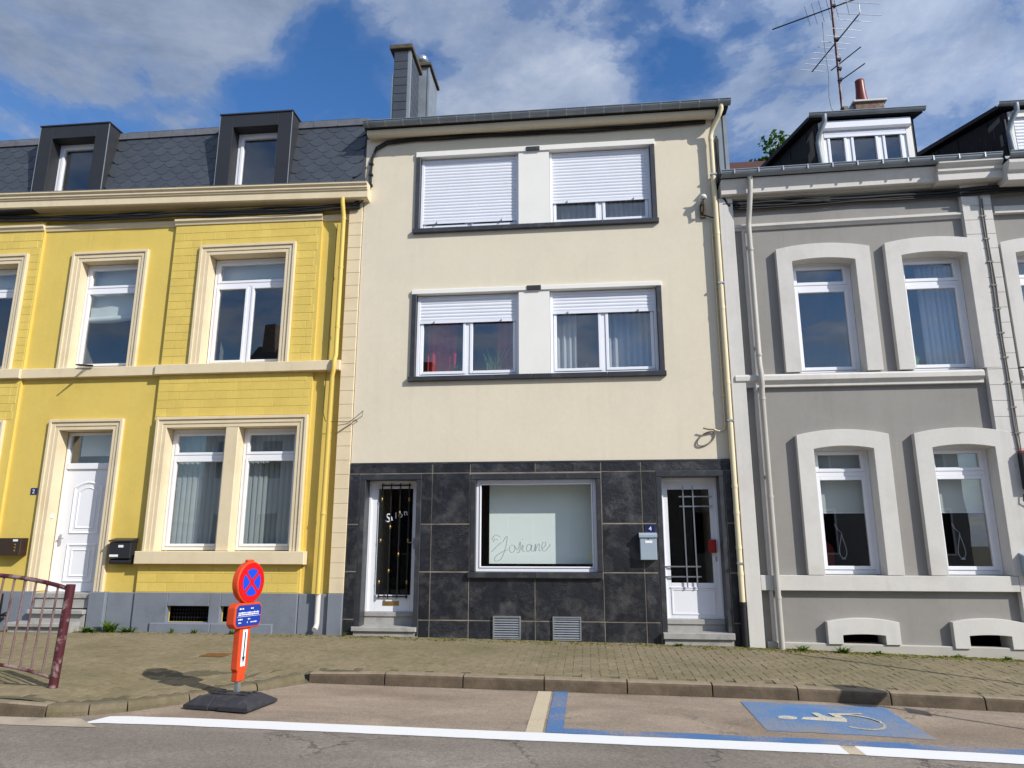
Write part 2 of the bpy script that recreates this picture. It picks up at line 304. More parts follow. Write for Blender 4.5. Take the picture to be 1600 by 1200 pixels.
# ------------------------------------------------------------------ mesh helpers
class MB:
    def __init__(s): s.v = []; s.f = []; s.sm = []
    def add(s, vs, fs, smooth=False):
        n = len(s.v); s.v += [tuple(v) for v in vs]; s.f += [tuple(i+n for i in f) for f in fs]; s.sm += [smooth]*len(fs); return s
    def box(s, x0, x1, y0, y1, z0, z1):
        return s.add([(x0, y0, z0), (x1, y0, z0), (x1, y1, z0), (x0, y1, z0), (x0, y0, z1), (x1, y0, z1), (x1, y1, z1), (x0, y1, z1)],
                     [(0, 3, 2, 1), (4, 5, 6, 7), (0, 1, 5, 4), (1, 2, 6, 5), (2, 3, 7, 6), (3, 0, 4, 7)])
    def chbox(s, x0, x1, y0, y1, z0, z1, c=.005):
        """box with its front (low y) edges chamfered"""
        a = [(x0, y1, z0), (x1, y1, z0), (x1, y1, z1), (x0, y1, z1)]
        b = [(x, y0+c, z) for x, _, z in a]
        d = [(x0+c, y0, z0+c), (x1-c, y0, z0+c), (x1-c, y0, z1-c), (x0+c, y0, z1-c)]
        f = [(0, 3, 2, 1), (8, 9, 10, 11)]
        for i in range(4):
            j = (i+1) % 4; f += [(i, j, 4+j, 4+i), (4+i, 4+j, 8+j, 8+i)]
        return s.add(a+b+d, f)
    def prism_xz(s, poly, y0, y1):
        n = len(poly); vs = [(x, y0, z) for x, z in poly]+[(x, y1, z) for x, z in poly]
        return s.add(vs, [tuple(range(n)), tuple(range(2*n-1, n-1, -1))]+[(i, i+n, (i+1) % n+n, (i+1) % n) for i in range(n)])
    def prism_xy(s, poly, z0, z1):
        n = len(poly); vs = [(x, y, z0) for x, y in poly]+[(x, y, z1) for x, y in poly]
        return s.add(vs, [tuple(range(n-1, -1, -1)), tuple(range(n, 2*n))]+[(i, (i+1) % n, (i+1) % n+n, i+n) for i in range(n)])
    def prism_yz(s, poly, x0, x1, dz0=0., dz1=0., smooth=False):
        n = len(poly); vs = [(x0, y, z+dz0) for y, z in poly]+[(x1, y, z+dz1) for y, z in poly]
        s.add(vs, [tuple(range(n)), tuple(range(2*n-1, n-1, -1))])
        return s.add(vs, [(i, i+n, (i+1) % n+n, (i+1) % n) for i in range(n)], smooth)
    def tube(s, pts, r, seg=8, cap=True):
        pts = [Vector(p) for p in pts]; rs = r if isinstance(r, (list, tuple)) else [r]*len(pts)
        rings = []; up = None
        for i, p in enumerate(pts):
            t = (pts[min(i+1, len(pts)-1)]-pts[max(i-1, 0)]).normalized()
            if up is None: up = Vector((0, 0, 1)) if abs(t.z) < .9 else Vector((0, 1, 0))
            a = t.cross(up)
            if a.length < 1e-4: a = t.cross(Vector((1, 0, 0)))
            a.normalize(); b = a.cross(t).normalized(); up = b
            rings.append([p+(a*math.cos(2*math.pi*k/seg)+b*math.sin(2*math.pi*k/seg))*rs[i] for k in range(seg)])
        vs = [v for g in rings for v in g]; fs = []
        for i in range(len(pts)-1):
            for k in range(seg): fs.append((i*seg+k, i*seg+(k+1) % seg, (i+1)*seg+(k+1) % seg, (i+1)*seg+k))
        s.add(vs, fs, True)
        if cap:
            n = len(pts)-1
            s.add(rings[0], [tuple(range(seg-1, -1, -1))]); s.add(rings[n], [tuple(range(seg))])
        return s
    def lathe(s, prof, c, seg=16):
        cx, cy, cz = c; vs = []; fs = []
        for r, z in prof: vs += [(cx+r*math.cos(2*math.pi*k/seg), cy+r*math.sin(2*math.pi*k/seg), cz+z) for k in range(seg)]
        for i in range(len(prof)-1):
            for k in range(seg): fs.append((i*seg+k, i*seg+(k+1) % seg, (i+1)*seg+(k+1) % seg, (i+1)*seg+k))
        return s.add(vs, fs, True)
    def ring(s, x0, x1, z0, z1, w, y0, y1, bottom=True):
        """rectangular frame of width w"""
        s.box(x0, x0+w, y0, y1, z0, z1); s.box(x1-w, x1, y0, y1, z0, z1)
        s.box(x0+w, x1-w, y0, y1, z1-w, z1)
        if bottom: s.box(x0+w, x1-w, y0, y1, z0, z0+w)
        return s
    def mesh(s, name, off=(0, 0, 0)):
        me = bpy.data.meshes.new(name); o = Vector(off)
        me.from_pydata([tuple(Vector(v)-o) for v in s.v], [], s.f); me.update()
        for p, sm in zip(me.polygons, s.sm): p.use_smooth = sm
        return me
    def build(s, name, mat, parent=None, bevel=0., fix=True, **tags):
        off = root_loc(parent) if parent else Vector((0, 0, 0))
        me = s.mesh(name, off); o = bpy.data.objects.new(name, me); COL.objects.link(o)
        if fix:
            bm = bmesh.new(); bm.from_mesh(me); bmesh.ops.recalc_face_normals(bm, faces=bm.faces); bm.to_mesh(me); bm.free()
        if mat: me.materials.append(mat)
        if parent: o.parent = parent
        if bevel:
            md = o.modifiers.new('bevel', 'BEVEL'); md.width = bevel; md.segments = 2; md.limit_method = 'ANGLE'; md.harden_normals = False
        tag(o, **tags); return o
def root_loc(o):
    l = Vector((0, 0, 0))
    while o is not None: l = l+o.location; o = o.parent
    return l
def tag(o, label=None, cat=None, group=None, kind=None):
    if label: o['label'] = label
    if cat: o['category'] = cat
    if group: o['group'] = group
    if kind: o['kind'] = kind
    return o
def thing(name, label, cat, loc=(0, 0, 0), group=None):
    o = bpy.data.objects.new(name, None); COL.objects.link(o); o.location = loc; o.empty_display_size = .2
    return tag(o, label, cat, group)
def piece(name, me, parent, wloc, scale=None, rot=None):
    o = bpy.data.objects.new(name, me); COL.objects.link(o); o.parent = parent
    o.location = Vector(wloc)-root_loc(parent)
    if scale: o.scale = scale
    if rot: o.rotation_euler = rot
    return o
def one(name, mat, fn, parent=None, bevel=0., **tags):
    m = MB(); fn(m); return m.build(name, mat, parent, bevel, **tags)
def box(name, mat, b, parent=None, bevel=0., **tags):
    m = MB(); m.box(*b); return m.build(name, mat, parent, bevel, **tags)
def text_mb(txt, size, x, y, z, depth=.003, xstep=None, rot=0., shear=0.):
    cu = bpy.data.curves.new('t', 'FONT'); cu.body = txt; cu.size = size; cu.extrude = depth; cu.shear = shear; cu.resolution_u = 3
    ob = bpy.data.objects.new('t', cu); COL.objects.link(ob); dg = bpy.context.evaluated_depsgraph_get()
    me = bpy.data.meshes.new_from_object(ob.evaluated_get(dg)); m = MB()
    cr, sr = math.cos(rot), math.sin(rot)
    m.add([(x+v.co.x*cr-v.co.y*sr, y-v.co.z, z+v.co.x*sr+v.co.y*cr) for v in me.vertices], [tuple(p.vertices) for p in me.polygons])
    bpy.data.objects.remove(ob); bpy.data.curves.remove(cu); bpy.data.meshes.remove(me); return m
def wall_mb(x0, x1, z0, z1, holes, y0, y1):
    """wall slab with rectangular openings and their reveals"""
    m = MB(); xs = sorted({x0, x1, *[v for h in holes for v in h[:2] if x0 < v < x1]}); zs = sorted({z0, z1, *[v for h in holes for v in h[2:] if z0 < v < z1]})
    def inh(xa, za): return any(h[0] <= xa <= h[1] and h[2] <= za <= h[3] for h in holes)
    solid = {}
    for i in range(len(xs)-1):
        for j in range(len(zs)-1): solid[i, j] = not inh((xs[i]+xs[i+1])/2, (zs[j]+zs[j+1])/2)
    for (i, j), sol in solid.items():
        if not sol: continue
        a, b, c, d = xs[i], xs[i+1], zs[j], zs[j+1]
        m.add([(a, y0, c), (b, y0, c), (b, y0, d), (a, y0, d)], [(0, 1, 2, 3)]); m.add([(a, y1, c), (b, y1, c), (b, y1, d), (a, y1, d)], [(3, 2, 1, 0)])
        for di, dj, q in ((-1, 0, ((a, c), (a, d))), (1, 0, ((b, d), (b, c))), (0, -1, ((b, c), (a, c))), (0, 1, ((a, d), (b, d)))):
            if not solid.get((i+di, j+dj), False):
                (xa, za), (xb, zb) = q; m.add([(xa, y0, za), (xb, y0, zb), (xb, y1, zb), (xa, y1, za)], [(0, 1, 2, 3)])
    return m
# street profile: the pavement falls gently to the right
PX = [-60, -14, -7.5, -3.5, 1.9, 5.6, 14, 60]; PZ = [.33, .32, .304, .292, .222, .11, -.15, -.2]
def H(x):
    for i in range(len(PX)-1):
        if x <= PX[i+1]: return PZ[i]+(PZ[i+1]-PZ[i])*(x-PX[i])/(PX[i+1]-PX[i])
    return PZ[-1]

# ================================================================== ground
def sheet(name, mat, y_c, x0, x1, dx=.5, label=None, **tags):
    """strip following the street profile: y_c = [(y, dz), ...]"""
    m = MB(); n = max(1, int(round((x1-x0)/dx))); xs = [x0+(x1-x0)*i/n for i in range(n+1)]; k = len(y_c)
    vs = [(x, y, H(x)+c) for x in xs for y, c in y_c]
    fs = [(i*k+j, (i+1)*k+j, (i+1)*k+j+1, i*k+j+1) for i in range(n) for j in range(k-1)]
    m.add(vs, fs, True); return m.build(name, mat, **tags)
big = MB(); big.add([(-400, -400, -.75), (400, -400, -.75), (400, 400, -.75), (-400, 400, -.75)], [(0, 1, 2, 3)])
big.build('ground', M_SAND, kind='structure', label='bare ground under and around the whole street')
sheet('road', M_ROAD, [(-13, -.19), (-10, -.16), (-7, -.155), (-4.25, -.19), (-4.2, -.19)], -45, 45, kind='structure', label='grey cracked asphalt road in front of the houses')
sheet('parking_lane', M_LANE, [(-4.2, -.19), (-3.3, -.180), (-2.4, -.172)], -4.7, 30, .4, kind='structure', label='brownish worn asphalt parking lane along the kerb')
far_pav = sheet('far_pavement', M_PAVER, [(-17.2, 0), (-13.15, -.05)], -45, 45, 1, kind='structure', label='pavement on the opposite side of the street')
m = MB(); n = 90
vs = [(-45+i, y, H(-45+i)+c) for i in range(n+1) for y, c in ((-13.15, -.05), (-13.0, -.055), (-12.995, -.25))]
m.add(vs, [(i*3+j, (i+1)*3+j, (i+1)*3+j+1, i*3+j+1) for i in range(n) for j in range(2)]); m.build('far_kerb', M_KERB, far_pav)

KX = [-14, -4.75, -4.55, -4.16, -3.78, -3.38, -3.12, -2.95, 14]
KY = [-4.27, -4.27, -4.2, -3.97, -3.60, -3.03, -2.68, -2.55, -2.55]
def kerb_y(x):
    for i in range(len(KX)-1):
        if x <= KX[i+1]: return KY[i]+(KY[i+1]-KY[i])*(x-KX[i])/(KX[i+1]-KX[i])
    return KY[-1]
def ss(t): t = max(0, min(1, t)); return t*t*(3-2*t)
def pz(x, y): return H(x)-.05*min(1, max(0, -y)/2.5)-.055*ss((x+5.1)/.6)*ss((-2.75-x)/.5)*ss((-1.9-y)/.9)           # paved surface, dropped at the corner
# pavement bed with pavers
pav = MB(); nx = 220; ny = 8
xs = [-14+28*i/nx for i in range(nx+1)]
vs = [(x, (kerb_y(x)+.10)*(1-j/ny)+.30*j/ny, pz(x, (kerb_y(x)+.10)*(1-j/ny)+.3*j/ny)-.007) for x in xs for j in range(ny+1)]
pav.add(vs, [(i*(ny+1)+j, (i+1)*(ny+1)+j, (i+1)*(ny+1)+j+1, i*(ny+1)+j+1) for i in range(nx) for j in range(ny)], True)
pavement = pav.build('pavement', M_SAND, kind='structure', label='mossy block-paved pavement between the houses and the kerb')
PL, PW = .20, .10
def paver_mb(m, cx, cy, z, horiz, tx, ty, rr):
    lx, ly = ((PL/2-.0042, PW/2-.0008) if horiz else (PW/2-.0008, PL/2-.0042)); c = .0024
    def q(dx, dy, dz): return (cx+dx, cy+dy, z+dz+tx*dx+ty*dy)
    a = [q(-lx, -ly, -.03), q(lx, -ly, -.03), q(lx, ly, -.03), q(-lx, ly, -.03)]
    b = [q(-lx, -ly, -c), q(lx, -ly, -c), q(lx, ly, -c), q(-lx, ly, -c)]
    d = [q(-lx+c, -ly+c, 0), q(lx-c, -ly+c, 0), q(lx-c, ly-c, 0), q(-lx+c, ly-c, 0)]
    f = [(8, 9, 10, 11)]
    for i in range(4):
        j = (i+1) % 4; f += [(i, j, 4+j, 4+i), (4+i, 4+j, 8+j, 8+i)]
    m.add(a+b+d, f)
pavers = []
# herringbone field laid square to the houses
rp = random.Random(3)
for k in range(-200, 200):
    for l in range(-50, 50):
        # herringbone lattice: generators (W,W) and (2W,-2W) in units of the paver width
        bx = k*PW+l*2*PW; by = k*PW-l*2*PW
        for hz, dx, dy in ((True, PW, PW/2), (False, PW/2, PW*2)):
            cx, cy = bx+dx, by+dy
            if -9.2 < cx < 7.2 and cy < .05 and cy-(PW/2 if hz else PW) > max(kerb_y(cx-.1), kerb_y(cx+.1))+.135: pavers.append((cx, cy, hz))
camp = Vector(cam.location)
def in_view(p):
    d = Vector(p)-camp; zc = d.dot(FWD)
    return zc > 0 and abs(d.dot(RGT)/zc) < .73 and abs(d.dot(UPV)/zc) < .55
pv2 = pavers
pv2.sort(key=lambda p: ((Vector((p[0], p[1], .2))-camp).length if in_view((p[0], p[1], .2)) else 1e3))
rest = MB()
for i, (cx, cy, hz) in enumerate(pv2):
    z = pz(cx, cy)+rp.uniform(-.003, .003); tx = rp.uniform(-.012, .012)+(pz(cx+.08, cy)-pz(cx-.08, cy))/.16; ty = rp.uniform(-.012, .012)+(pz(cx, cy+.08)-pz(cx, cy-.08))/.16
    if i < 300:
        mm = MB(); paver_mb(mm, cx, cy, z, hz, tx, ty, 0); mm.build('paver', M_PAVER, pavement, fix=False)
    else: paver_mb(rest, cx, cy, z, hz, tx, ty, 0)
rest.build('block_paving', M_PAVER, pavement, fix=False, kind='stuff')

# kerb stones
kerb = MB()
kv = [(x, kerb_y(x)+.02, H(x)-.185) for x in xs]+[(x, kerb_y(x)+.14, H(x)-.14) for x in xs]
kerb.add(kv, [(i, i+1, len(xs)+i+1, len(xs)+i) for i in range(nx)])
kerb_o = kerb.build('kerb', M_SAND, kind='structure', label='line of concrete kerb stones edging the pavement')
def kerbstone(ax, ay, bx, by, lip=.12, w=.15, mat=None):
    a = Vector((ax, ay, 0)); b = Vector((bx, by, 0)); d = (b-a).normalized(); nrm = Vector((-d.y, d.x, 0))   # points to the pavement
    L = (b-a).length; m = MB(); g = .006
    prof = [(0.0, -.3), (0.004, -lip+.01), (.012, -.03), (.022, -.010), (.042, 0), (w, .002), (w, -.3)]
    vs = []
    for t in (g, L-g):
        p = a+d*t
        for o, z in prof: q = p+nrm*o; vs.append((q.x, q.y, pz(p.x, p.y+.1)+z))
    k = len(prof); m.add(vs, [tuple(range(k)), tuple(range(2*k-1, k-1, -1))]+[(i, i+1, i+1+k, i+k) for i in range(k-1)])
    o = m.build('kerb_stone', mat or M_KERB, kerb_o, .004)
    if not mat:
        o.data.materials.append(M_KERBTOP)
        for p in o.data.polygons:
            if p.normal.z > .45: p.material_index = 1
    return o
x = -2.2-.855
joints = [-3.04, -2.2, -1.35, -.49, .37, 1.23, 2.07, 2.96, 3.84, 4.7, 5.56, 6.4, 7.3, 8.2]
for a, b in zip(joints[:-1], joints[1:]): kerbstone(a, -2.55, b, -2.55)
dg = [(-4.72, -4.27), (-4.42, -4.13), (-4.16, -3.97), (-3.78, -3.60), (-3.38, -3.03), (-3.06, -2.57)]
for (ax, ay), (bx, by) in zip(dg[:-1], dg[1:]): kerbstone(ax, ay, bx, by, .06, .13, M_KERB2)
xk = -4.73
while xk > -10: kerbstone(xk-.86, -4.27, xk, -4.27, .12); xk -= .86
gs = MB(); n = 20
vs = [(x, y, H(x)-.183) for x in [-14+9.6*i/n for i in range(n+1)] for y in (-4.52, -4.25)]
vs[-2] = (vs[-2][0]+.35, vs[-2][1], vs[-2][2])
gs.add(vs, [(2*i, 2*i+2, 2*i+3, 2*i+1) for i in range(n)]); gs.build('gutter_strip', M_GUTSTRIP, kind='structure', label='pale concrete gutter strip along the road edge by the railing')

# painted markings
def marking(name, mat, rows, dz, label, jag=.0, step=.25):
    """rows: list of (x, ylo, yhi)"""
    m = MB(); r = random.Random(name)
    vs = []
    for x, a, b in rows:
        vs += [(x, a+r.uniform(-jag, jag), H(x)-.19+dz+lane_c(a)), (x, b+r.uniform(-jag, jag), H(x)-.19+dz+lane_c(b))]
    m.add(vs, [(2*i, 2*i+2, 2*i+3, 2*i+1) for i in range(len(rows)-1)], True)
    return m.build(name, mat, fix=False, kind='structure', label=label)
def lane_c(y): return 0 if y < -4.2 else .02*(y+4.2)/1.8*.5 if y < -3.3 else .01+.008*(y+3.3)/.9
def span(x0, x1, st=.12):
    n = max(1, int((x1-x0)/st)); return [x0+(x1-x0)*i/n for i in range(n+1)]
marking('edge_line', M_WLINE, [(-4.27, -4.385, -4.37), (-4.2, -4.385, -4.15)]+[(x, -4.37, -4.125) for x in span(-4.1, 1.93)], .006, 'long fresh white line along the parking lane', .004)
marking('edge_line', M_WLINE, [(x, -4.37+.02*(x-2), -4.125+.02*(x-2)) for x in span(2.05, 12)], .006, 'fresh white line beside the blue disabled bay', .004)
marking('worn_line_gap', M_BLINE, [(1.93, -4.365, -4.13), (2.05, -4.365, -4.13)], .006, 'short beige gap breaking the white line')
marking('bay_line', M_BLINE, [(-.55, -4.12, -2.56), (-.41, -4.12, -2.56)], .005, 'worn beige cross line at the end of the blue bay', .006)
marking('bay_line', M_BLUEP, [(x, -4.11, -2.54) for x in span(-.385, -.24, .07)], .0055, 'blue cross line of the disabled parking bay', .006)
marking('bay_line', M_BLUEP, [(x, -4.115+.02*max(0, x-2), -3.955+.02*max(0, x-2)) for x in span(-.238, 12)], .005, 'long blue line inside the white edge line', .008)
marking('bay_square', M_BLUEF, [(x, -3.77, -2.70) for x in span(1.47, 2.83)], .005, 'faded blue painted rectangle in the disabled bay', .015)
def flatpoly(m, pts, dz=.010): m.add([(x, y, H(x)-.19+lane_c(y)+dz) for x, y in pts], [tuple(range(len(pts)))])
wc = MB()
flatpoly(wc, [(1.76+.085*math.cos(a), -3.30+.055*math.sin(a)) for a in [2*math.pi*k/20 for k in range(20)]])
flatpoly(wc, [(1.87, -3.33), (1.91, -3.27), (2.05, -3.25), (2.03, -3.09), (2.085, -3.07), (2.14, -3.21), (2.21, -3.21), (2.18, -3.07), (2.50, -3.0), (2.51, -3.035), (2.265, -3.09), (2.29, -3.24), (2.26, -3.35), (2.06, -3.35)])
arc = [2.55-4.6*k/22 for k in range(23)]
arc = [math.radians(118)-math.radians(250)*k/24 for k in range(25)]
rin = [(2.36+.195*math.cos(a), -3.33+.225*math.sin(a)) for a in arc]; rout = [(2.36+.222*math.cos(a), -3.33+.265*math.sin(a)) for a in arc]
for i in range(24): flatpoly(wc, [rin[i], rout[i], rout[i+1], rin[i+1]])
wc.build('wheelchair_symbol', M_WSYM, kind='structure', label='worn pale wheelchair symbol painted on the blue rectangle')

# ================================================================== generic house pieces
def mk_window(house, x0, x1, z0, z1, y, mull=(), transom=None, fw=.055, sw=.042, frame_mat=None, depth=1.3, room=None, glassm=None, name='window', split_top=True, no_room=False):
    fm = frame_mat or M_PVC; room = room or M_ROOM
    m = MB(); m.ring(x0, x1, z0, z1, fw, y, y+.08)
    cols = []; xa = x0+fw
    for mu in mull: cols.append((xa, mu-.03)); xa = mu+.03
    cols.append((xa, x1-fw))
    zt = transom if transom else z1-fw
    for mu in mull:
        m.box(mu-.03, mu+.03, y+.001, y+.078, z0+fw, (zt-.03 if transom and not split_top else z1-fw) if not transom else zt-.03)
        if transom and split_top: m.box(mu-.03, mu+.03, y+.001, y+.078, zt+.03, z1-fw)
    if transom: m.box(x0+fw, x1-fw, y-.004, y+.079, zt-.03, zt+.03)
    w = m.build(name, fm, house, .004)
    cells = [(a, b, z0+fw, (zt-.03 if transom else z1-fw)) for a, b in cols]
    if transom:
        cells += [(a, b, zt+.03, z1-fw) for a, b in (cols if split_top else [(x0+fw, x1-fw)])]
    for a, b, c, d in cells:
        s = MB(); s.ring(a+.002, b-.002, c+.002, d-.002, sw, y-.012, y+.05); s.build('sash', fm, w, .005)
        g = MB(); g.box(a+sw-.004, b-sw+.004, y+.018, y+.03, c+sw-.004, d-sw+.004); g.build('pane', glassm or M_GLASS, w)
    if not no_room:
        r = MB(); a, b, c, d = x0-.12, x1+.12, z0-.1, z1+.1; ya, yb = y+.085, y+.085+depth
        r.add([(a, ya, c), (b, ya, c), (b, ya, d), (a, ya, d), (a, yb, c), (b, yb, c), (b, yb, d), (a, yb, d)],
              [(0, 1, 5, 4), (1, 2, 6, 5), (2, 3, 7, 6), (3, 0, 4, 7), (4, 5, 6, 7)])
        r.build('interior', room, w)
    return w
def roll_shutter(win, x0, x1, z0, z1, y, pitch=.055, mat=None):
    m = MB(); z = z0
    prof = [(y+.012, z0+.02), (y, z0+.02), (y-.002, z0), (y+.014, z0)]
    m.box(x0, x1, y-.004, y+.014, z0, z0+.045); z = z0+.045
    while z < z1-.01:
        zt = min(z+pitch, z1); k = zt-z
        pf = [(y+.012, z), (y+.007, z), (y+.001, z+k*.25), (y-.001, z+k*.5), (y+.001, z+k*.78), (y+.007, z+k*.94), (y+.012, zt)]
        m.add([(x0, a, b) for a, b in pf]+[(x1, a, b) for a, b in pf], [(i, i+7, i+8, i+1) for i in range(6)]); z = zt
    o = m.build('roller_shutter', mat or M_SHUT, win)
    return o
def curtain(name, mat, x0, x1, z0, z1, y, waves, amp, label, cat='curtain', seed=0, taper=0.):
    r = random.Random(seed); m = MB(); n = waves*10; rows = 6; vs = []
    ph = [r.uniform(-.5, .5) for _ in range(6)]
    for j in range(rows+1):
        t = j/rows; z = z0+(z1-z0)*t
        for i in range(n+1):
            u = i/n; xx = x0+(x1-x0)*u*(1-taper*(1-t))
            vs.append((xx, y+amp*(math.sin(u*waves*2*math.pi+ph[0]+.3*math.sin(u*9+ph[1]))*(.8+.3*math.sin(u*17+ph[2]))), z))
    m.add(vs, [(j*(n+1)+i, j*(n+1)+i+1, (j+1)*(n+1)+i+1, (j+1)*(n+1)+i) for j in range(rows) for i in range(n)], True)
    return m.build(name, mat, fix=False, label=label, cat=cat)
def tuft(m, x, y, z, n, h, spread, w=.006, seed=0, droop=.5, lean=(0, -.3)):
    r = random.Random(seed)
    for i in range(n):
        a = r.uniform(0, 2*math.pi); hh = h*r.uniform(.45, 1.1); sp = spread*r.uniform(.3, 1.1)
        dx, dy = math.cos(a), math.sin(a)*.8+lean[1]*.3; px, py = x+r.uniform(-1, 1)*spread*.35, y+r.uniform(-1, .4)*spread*.2
        ww = w*r.uniform(.7, 1.5); sx, sy = -dy*ww, dx*ww; pts = []
        for t, k in ((0, 1.), (.4, 1.15), (.75, .8), (1., .08)):
            o = sp*t**1.6; zz = z+hh*(t-droop*.55*t*t); pts += [(px+dx*o-sx*k, py+dy*o-sy*k, zz), (px+dx*o+sx*k, py+dy*o+sy*k, zz)]
        m.add(pts, [(0, 1, 3, 2), (2, 3, 5, 4), (4, 5, 7, 6)], True)
    return m

# ================================================================== WHITE HOUSE (cream render above black slate)
WH = thing('rendered_house', 'narrow three-storey cream rendered house with black slate ground floor', 'house', (-.7, 0, .25))
WX0, WX1 = -3.555, 2.135
uo = (-2.61, 1.13, 6.55, 7.83); lo = (-2.61, 1.13, 4.09, 5.43)
ex = lambda h, e=.012: (h[0]-e, h[1]+e, h[2]-e, h[3]+e)
wall_mb(WX0, WX1, 2.765, 8.24, [ex(uo), ex(lo)], 0, .34).build('wall', M_CREAM, WH)
gf_holes = [(-3.30, -2.52, .2, 2.51), (-1.63, .135, 1.18, 2.50), (1.07, 1.88, .15, 2.52)]
wall_mb(WX0, WX1, -.1, 2.762, [ex(h) for h in gf_holes], -.017, .34).build('ground_floor_wall', M_MORTAR, WH)
clad = one('slate_cladding', M_STONE, lambda m: m.box(WX0+.01, WX1-.0, -.028, -.016, 2.745, 2.768), WH)
ROWS = [(.515, 1.175), (1.185, 1.855), (1.865, 2.605)]
def slab(a, b, c, d, th=.0):
    m = MB(); m.chbox(a+.0065, b-.0065, -.022-th, -.005, c+.006, d-.006, .003); return m.build('slab', M_SLAB, clad)
rs = random.Random(5)
for a, b in ((WX0, -2.28), (-2.28, -1.71), (-1.71, -.745), (-.745, .215), (.215, .79), (.79, WX1)): slab(a, b, 2.605, 2.745)
for a, b in ((WX0, -3.385), (-2.445, -2.28), (-2.28, -1.715), (.215, .79), (.79, .985), (1.96, WX1)):
    for c, d in ROWS: slab(a, b, c, d, rs.uniform(0, .004))
    slab(a, b, -.05, .51, 0)
for a, b in ((-1.715, -.76), (-.76, .215)): slab(a, b, .515, 1.095); slab(a, b, -.05, .51)
# stone surrounds of the doors and the shop window
for nm, (a, b, c, d) in (('door_surround', (-3.30, -2.52, .3, 2.51)), ('door_surround', (1.07, 1.88, .25, 2.52))):
    w = .075; m = MB()
    m.chbox(a-w, a, -.035, .22, c, d-.003); m.chbox(b, b+w, -.035, .22, c, d-.003); m.chbox(a-w, b+w, -.036, .22, d, d+.085)
    m.build(nm, M_STONE, WH)
m = MB(); m.chbox(-1.70, -1.63, -.035, .2, 1.185, 2.497); m.chbox(.135, .205, -.035, .2, 1.185, 2.497)
for a, b in ((-1.70, -1.07), (-1.065, -.33), (-.325, .205)): m.chbox(a, b, -.036, .2, 2.50, 2.585)
m.build('window_surround', M_STONE, WH)
m = MB(); m.chbox(-1.735, -.762, -.075, .1, 1.10, 1.178); m.chbox(-.757, .20, -.075, .1, 1.10, 1.178); m.build('window_sill', M_STONE, WH)
# shop window
sw = mk_window(WH, -1.63, .135, 1.182, 2.50, .05, fw=.05, sw=.02, depth=1.2, glassm=M_GLASS2, name='shop_window')
bl = thing('shop_panel', 'white panel with thin handwritten name behind the shop glass', 'panel', (-.7, .37, 1.27))
box('board', M_SHOPBL, (-1.475, .17, .365, .375, 1.285, 2.52), bl)
def stroke(m, pts, w, y):
    # flat pen stroke through control points, thick and thin
    P = [Vector((p[0], 0, p[1])) for p in pts]; C_ = []
    for i in range(len(P)-1):
        p0, p1, p2, p3 = P[max(i-1, 0)], P[i], P[i+1], P[min(i+2, len(P)-1)]
        for k in range(8):
            t = k/8; C_.append(.5*((2*p1)+(-p0+p2)*t+(2*p0-5*p1+4*p2-p3)*t*t+(-p0+3*p1-3*p2+p3)*t**3))
    C_.append(P[-1]); vs = []
    for i, c in enumerate(C_):
        d = (C_[min(i+1, len(C_)-1)]-C_[max(i-1, 0)]).normalized(); nn = Vector((-d.z, 0, d.x)); ww = w*(.55+.6*abs(d.z))
        vs += [(c.x+nn.x*ww, y, c.z+nn.z*ww), (c.x-nn.x*ww, y, c.z-nn.z*ww)]
    m.add(vs, [(2*i, 2*i+1, 2*i+3, 2*i+2) for i in range(len(C_)-1)])
pen = pbr('grey_window_pen', C(136, 148, 148), .7, .05, 5, 0)
m = MB(); Yp = .0615; ox, oz = -1.40, 1.30; S = 1.
L = [[(.17, .30), (.20, .36), (.23, .37), (.20, .20), (.14, .06), (.06, .03), (.05, .08), (.14, .15), (.24, .19)],      # J
     [(.27, .24), (.26, .19), (.29, .15), (.34, .18), (.33, .25), (.28, .25)],                                          # o
     [(.34, .24), (.38, .19), (.41, .27), (.42, .30), (.42, .22), (.40, .15), (.37, .16)],                              # s
     [(.43, .18), (.46, .26), (.46, .17), (.49, .17)],                                                                  # i
     [(.58, .25), (.54, .27), (.51, .21), (.53, .16), (.57, .20), (.59, .26), (.58, .18), (.62, .17)],                  # a
     [(.62, .17), (.645, .27), (.64, .17), (.67, .25), (.70, .27), (.695, .18), (.73, .18)],                            # n
     [(.73, .20), (.78, .24), (.79, .29), (.75, .29), (.735, .21), (.77, .17), (.82, .21), (.86, .27)],                 # e
     [(.455, .33), (.46, .34)], [(.0, .33), (.05, .40), (.10, .39), (.13, .37)], [(.02, .30), (.05, .34), (.09, .33)], [(.0, .16), (.08, .24), (.15, .30)]]
for st in L: stroke(m, [(ox+p[0], oz+p[1]) for p in st], .0048, Yp)
m.build('window_lettering', pen, sw)
m = MB(); m.prism_xz([(.035+.022*math.cos(2*math.pi*k/14), 1.405+.022*math.sin(2*math.pi*k/14)) for k in range(14)], .0605, .0625); m.build('sticker', M_YELPOT, sw)

